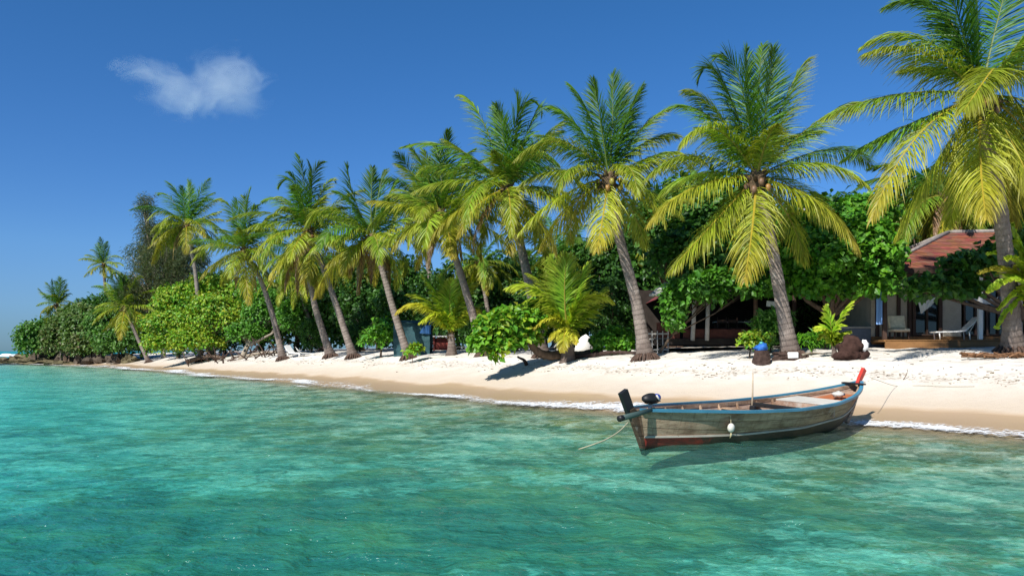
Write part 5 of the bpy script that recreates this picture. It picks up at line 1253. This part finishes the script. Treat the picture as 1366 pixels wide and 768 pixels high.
# root and branch tangle under the left shrubs
mb = MB(); rg = random.Random(5)
for k in range(45):
    px_ = rg.uniform(250, 378); d = 70 - (px_ - 240) * .05 + rg.uniform(-2, 2.5); p = np.array(gp(px_, d, .05)); q = p + (rg.uniform(-1.6, 1.6), rg.uniform(-.8, .8), rg.uniform(.1, 1.7)); mid = (p + q) / 2 + (rg.uniform(-.3, .3), 0, rg.uniform(-.1, .4))
    mb.tube([p, mid, q], [rg.uniform(.03, .08), .04, .015], 5)
tag(mb.build('root_tangle', M_ROOT, None, True), 'tangle of bare roots and branches under the left shrubs', 'roots', kind='stuff')
# beach debris line
mb = MB(); rg = random.Random(12); cnt = 0
i0 = 30
for k in range(2600):
    i = rg.randrange(16, len(SH) - 40); f_ = rg.random(); p = SH[i] * (1 - f_) + SH[i+1] * f_
    tn = SH[i+1] - SH[i]; tn = tn / np.linalg.norm(tn); nn = np.array([-tn[1], tn[0]])
    if shore_dist(*(p + nn * .5))[0] < 0: nn = -nn
    L_arc = i + f_
    lane = rg.choice([4.4, 4.6, 5.2, 6.5, 8, 9.5]); off = lane + .35 * math.sin(L_arc * 2.1) + rg.gauss(0, .22 if lane < 5.5 else 1.0)
    q = p + nn * off; 
    if rg.random() < .35: continue
    z = gz(q[0], q[1]); s_ = rg.uniform(.006, .024) * (1 + .02 * q[1])
    c = rg.choice([(.10, .07, .04), (.16, .11, .06), (.07, .05, .035), (.22, .17, .10)])
    a_ = rg.uniform(0, 3.1); mb.box((q[0], q[1], z + s_ * .15), (s_ * rg.uniform(1.5, 4), s_, s_ * .5), rz=a_, rx=rg.uniform(-.3, .3), col=c)
mdeb = NT('beach_litter'); mdeb = mdeb.done(mdeb.pbr(mdeb.attr('Col', 'Color'), .9, .1))
tag(mb.build('beach_debris', mdeb, None, False), 'line of small dry leaves, twigs and shell bits left by the tide', 'debris', kind='stuff')

# rocks of the headland
M_ROCK = m_plain('dark_reef_rock', (.085, .065, .048), .9, .2, .5, 1.5, .9, dirt=(.05, .04, .03)); M_ROCK2 = m_plain('olive_reef_rock', (.13, .11, .06), .9, .2, .45, 1.5, .9)
rg = random.Random(21); k = 0
rk = [(8, 118, 3.4, .9, 'flat olive'), (28, 114, 2.6, 1.1, 'jagged dark'), (45, 112, 3.2, 1.0, 'long flat olive'), (62, 109, 2.2, 1.5, 'tall dark'), (76, 106, 2.0, 1.3, 'blocky dark'), (90, 104, 2.4, 1.5, 'split dark'), (104, 102, 2.2, 1.1, 'low brown'),
      (118, 99, 2.0, 1.6, 'largest brown'), (133, 96, 2.0, 1.3, 'rounded brown'), (148, 94, 1.9, 1.0, 'low dark'), (163, 92, 1.7, 1.0, 'small dark'), (178, 91, 1.7, .8, 'small flat brown'), (56, 104, 3.5, .5, 'wave washed flat'), (20, 110, 4.0, .45, 'outermost wave washed flat'), (85, 99, 2.6, .45, 'half submerged')]
near = ['at the very left tip', 'right of the tip ledge', 'below the outermost bush', 'between the two outer bushes', 'below the olive bush with the brown patch', 'below the headland centre, left', 'below the headland centre', 'below the tall olive bush', 'right of the tall olive bush', 'left of the leaning short palm', 'at the foot of the short palm', 'where the narrow beach begins', 'in front of the outer bushes', 'in front of the tip', 'in front of the centre']
for (px_, d, w_, h_, lk), nr in zip(rk, near):
    x = (px_ - 683) / F * d; mb = MB()
    for q in range(4): mb.ball((rg.uniform(-w_*.45, w_*.45), rg.uniform(-.6, .6), h_ * rg.uniform(.0, .3)), (w_ * rg.uniform(.35, .6), w_ * rg.uniform(.3, .5), h_ * rg.uniform(.5, .8)), 14, 9, .75, k * 7 + q)
    z = max(gz(x, d), 0.0)
    o = mb.build('reef_rock', M_ROCK2 if 'flat' in lk or 'half' in lk else M_ROCK, None, False, (x, d, z)); tag(o, f'{lk} rock {nr} of the headland' if nr.startswith(('at the very', 'in front of the tip')) else f'{lk} headland rock {nr}', 'rock', 'rocks along the headland'); k += 1

# ------------------------------------------------------------ cloud (a real volume)
t = NT('cloud_vapour'); p = t.obj()
def lobe(c, r):
    q = t.n('VectorMath', operation='SUBTRACT', ins={0: p, 1: c}).outputs[0]; q = t.n('VectorMath', operation='DIVIDE', ins={0: q, 1: r}).outputs[0]
    return t.math('SUBTRACT', 1.0, t.n('VectorMath', operation='LENGTH', ins={0: q}).outputs['Value'])
l = t.math('MAXIMUM', lobe((32, 0, 0), (46, 40, 38)), t.math('MAXIMUM', t.math('MULTIPLY', lobe((-50, 0, 16), (40, 28, 15)), .8), t.math('MAXIMUM', t.math('MAXIMUM', t.math('MULTIPLY', lobe((-24, 0, 2), (40, 30, 18)), .8), t.math('MULTIPLY', lobe((-2, 0, -14), (62, 34, 20)), .85)), t.math('MULTIPLY', lobe((46, 0, 30), (16, 14, 18)), .7))))
nz = t.noise(.026, 5, t.mapv(p, (1, 1, 1.4)), .55, 1.4)
den = t.math('MULTIPLY', t.rng(t.math('ADD', l, t.math('MULTIPLY', t.math('SUBTRACT', nz, .5), 2.0)), .0, .95), .0125)
pv = t.n('VolumePrincipled', ins={'Color': (1, 1, 1, 1), 'Density': den, 'Anisotropy': 0.0}).outputs[0]
t.link(pv, t.out.inputs['Volume'])
cc_ = W(262, 114, 900); cm = MB().ball((0, 0, 0), (118, 62, 66), 20, 12); o = cm.build('cloud', t.m, None, True, tuple(cc_)); tag(o, 'single small wispy white cloud high on the left', 'cloud')
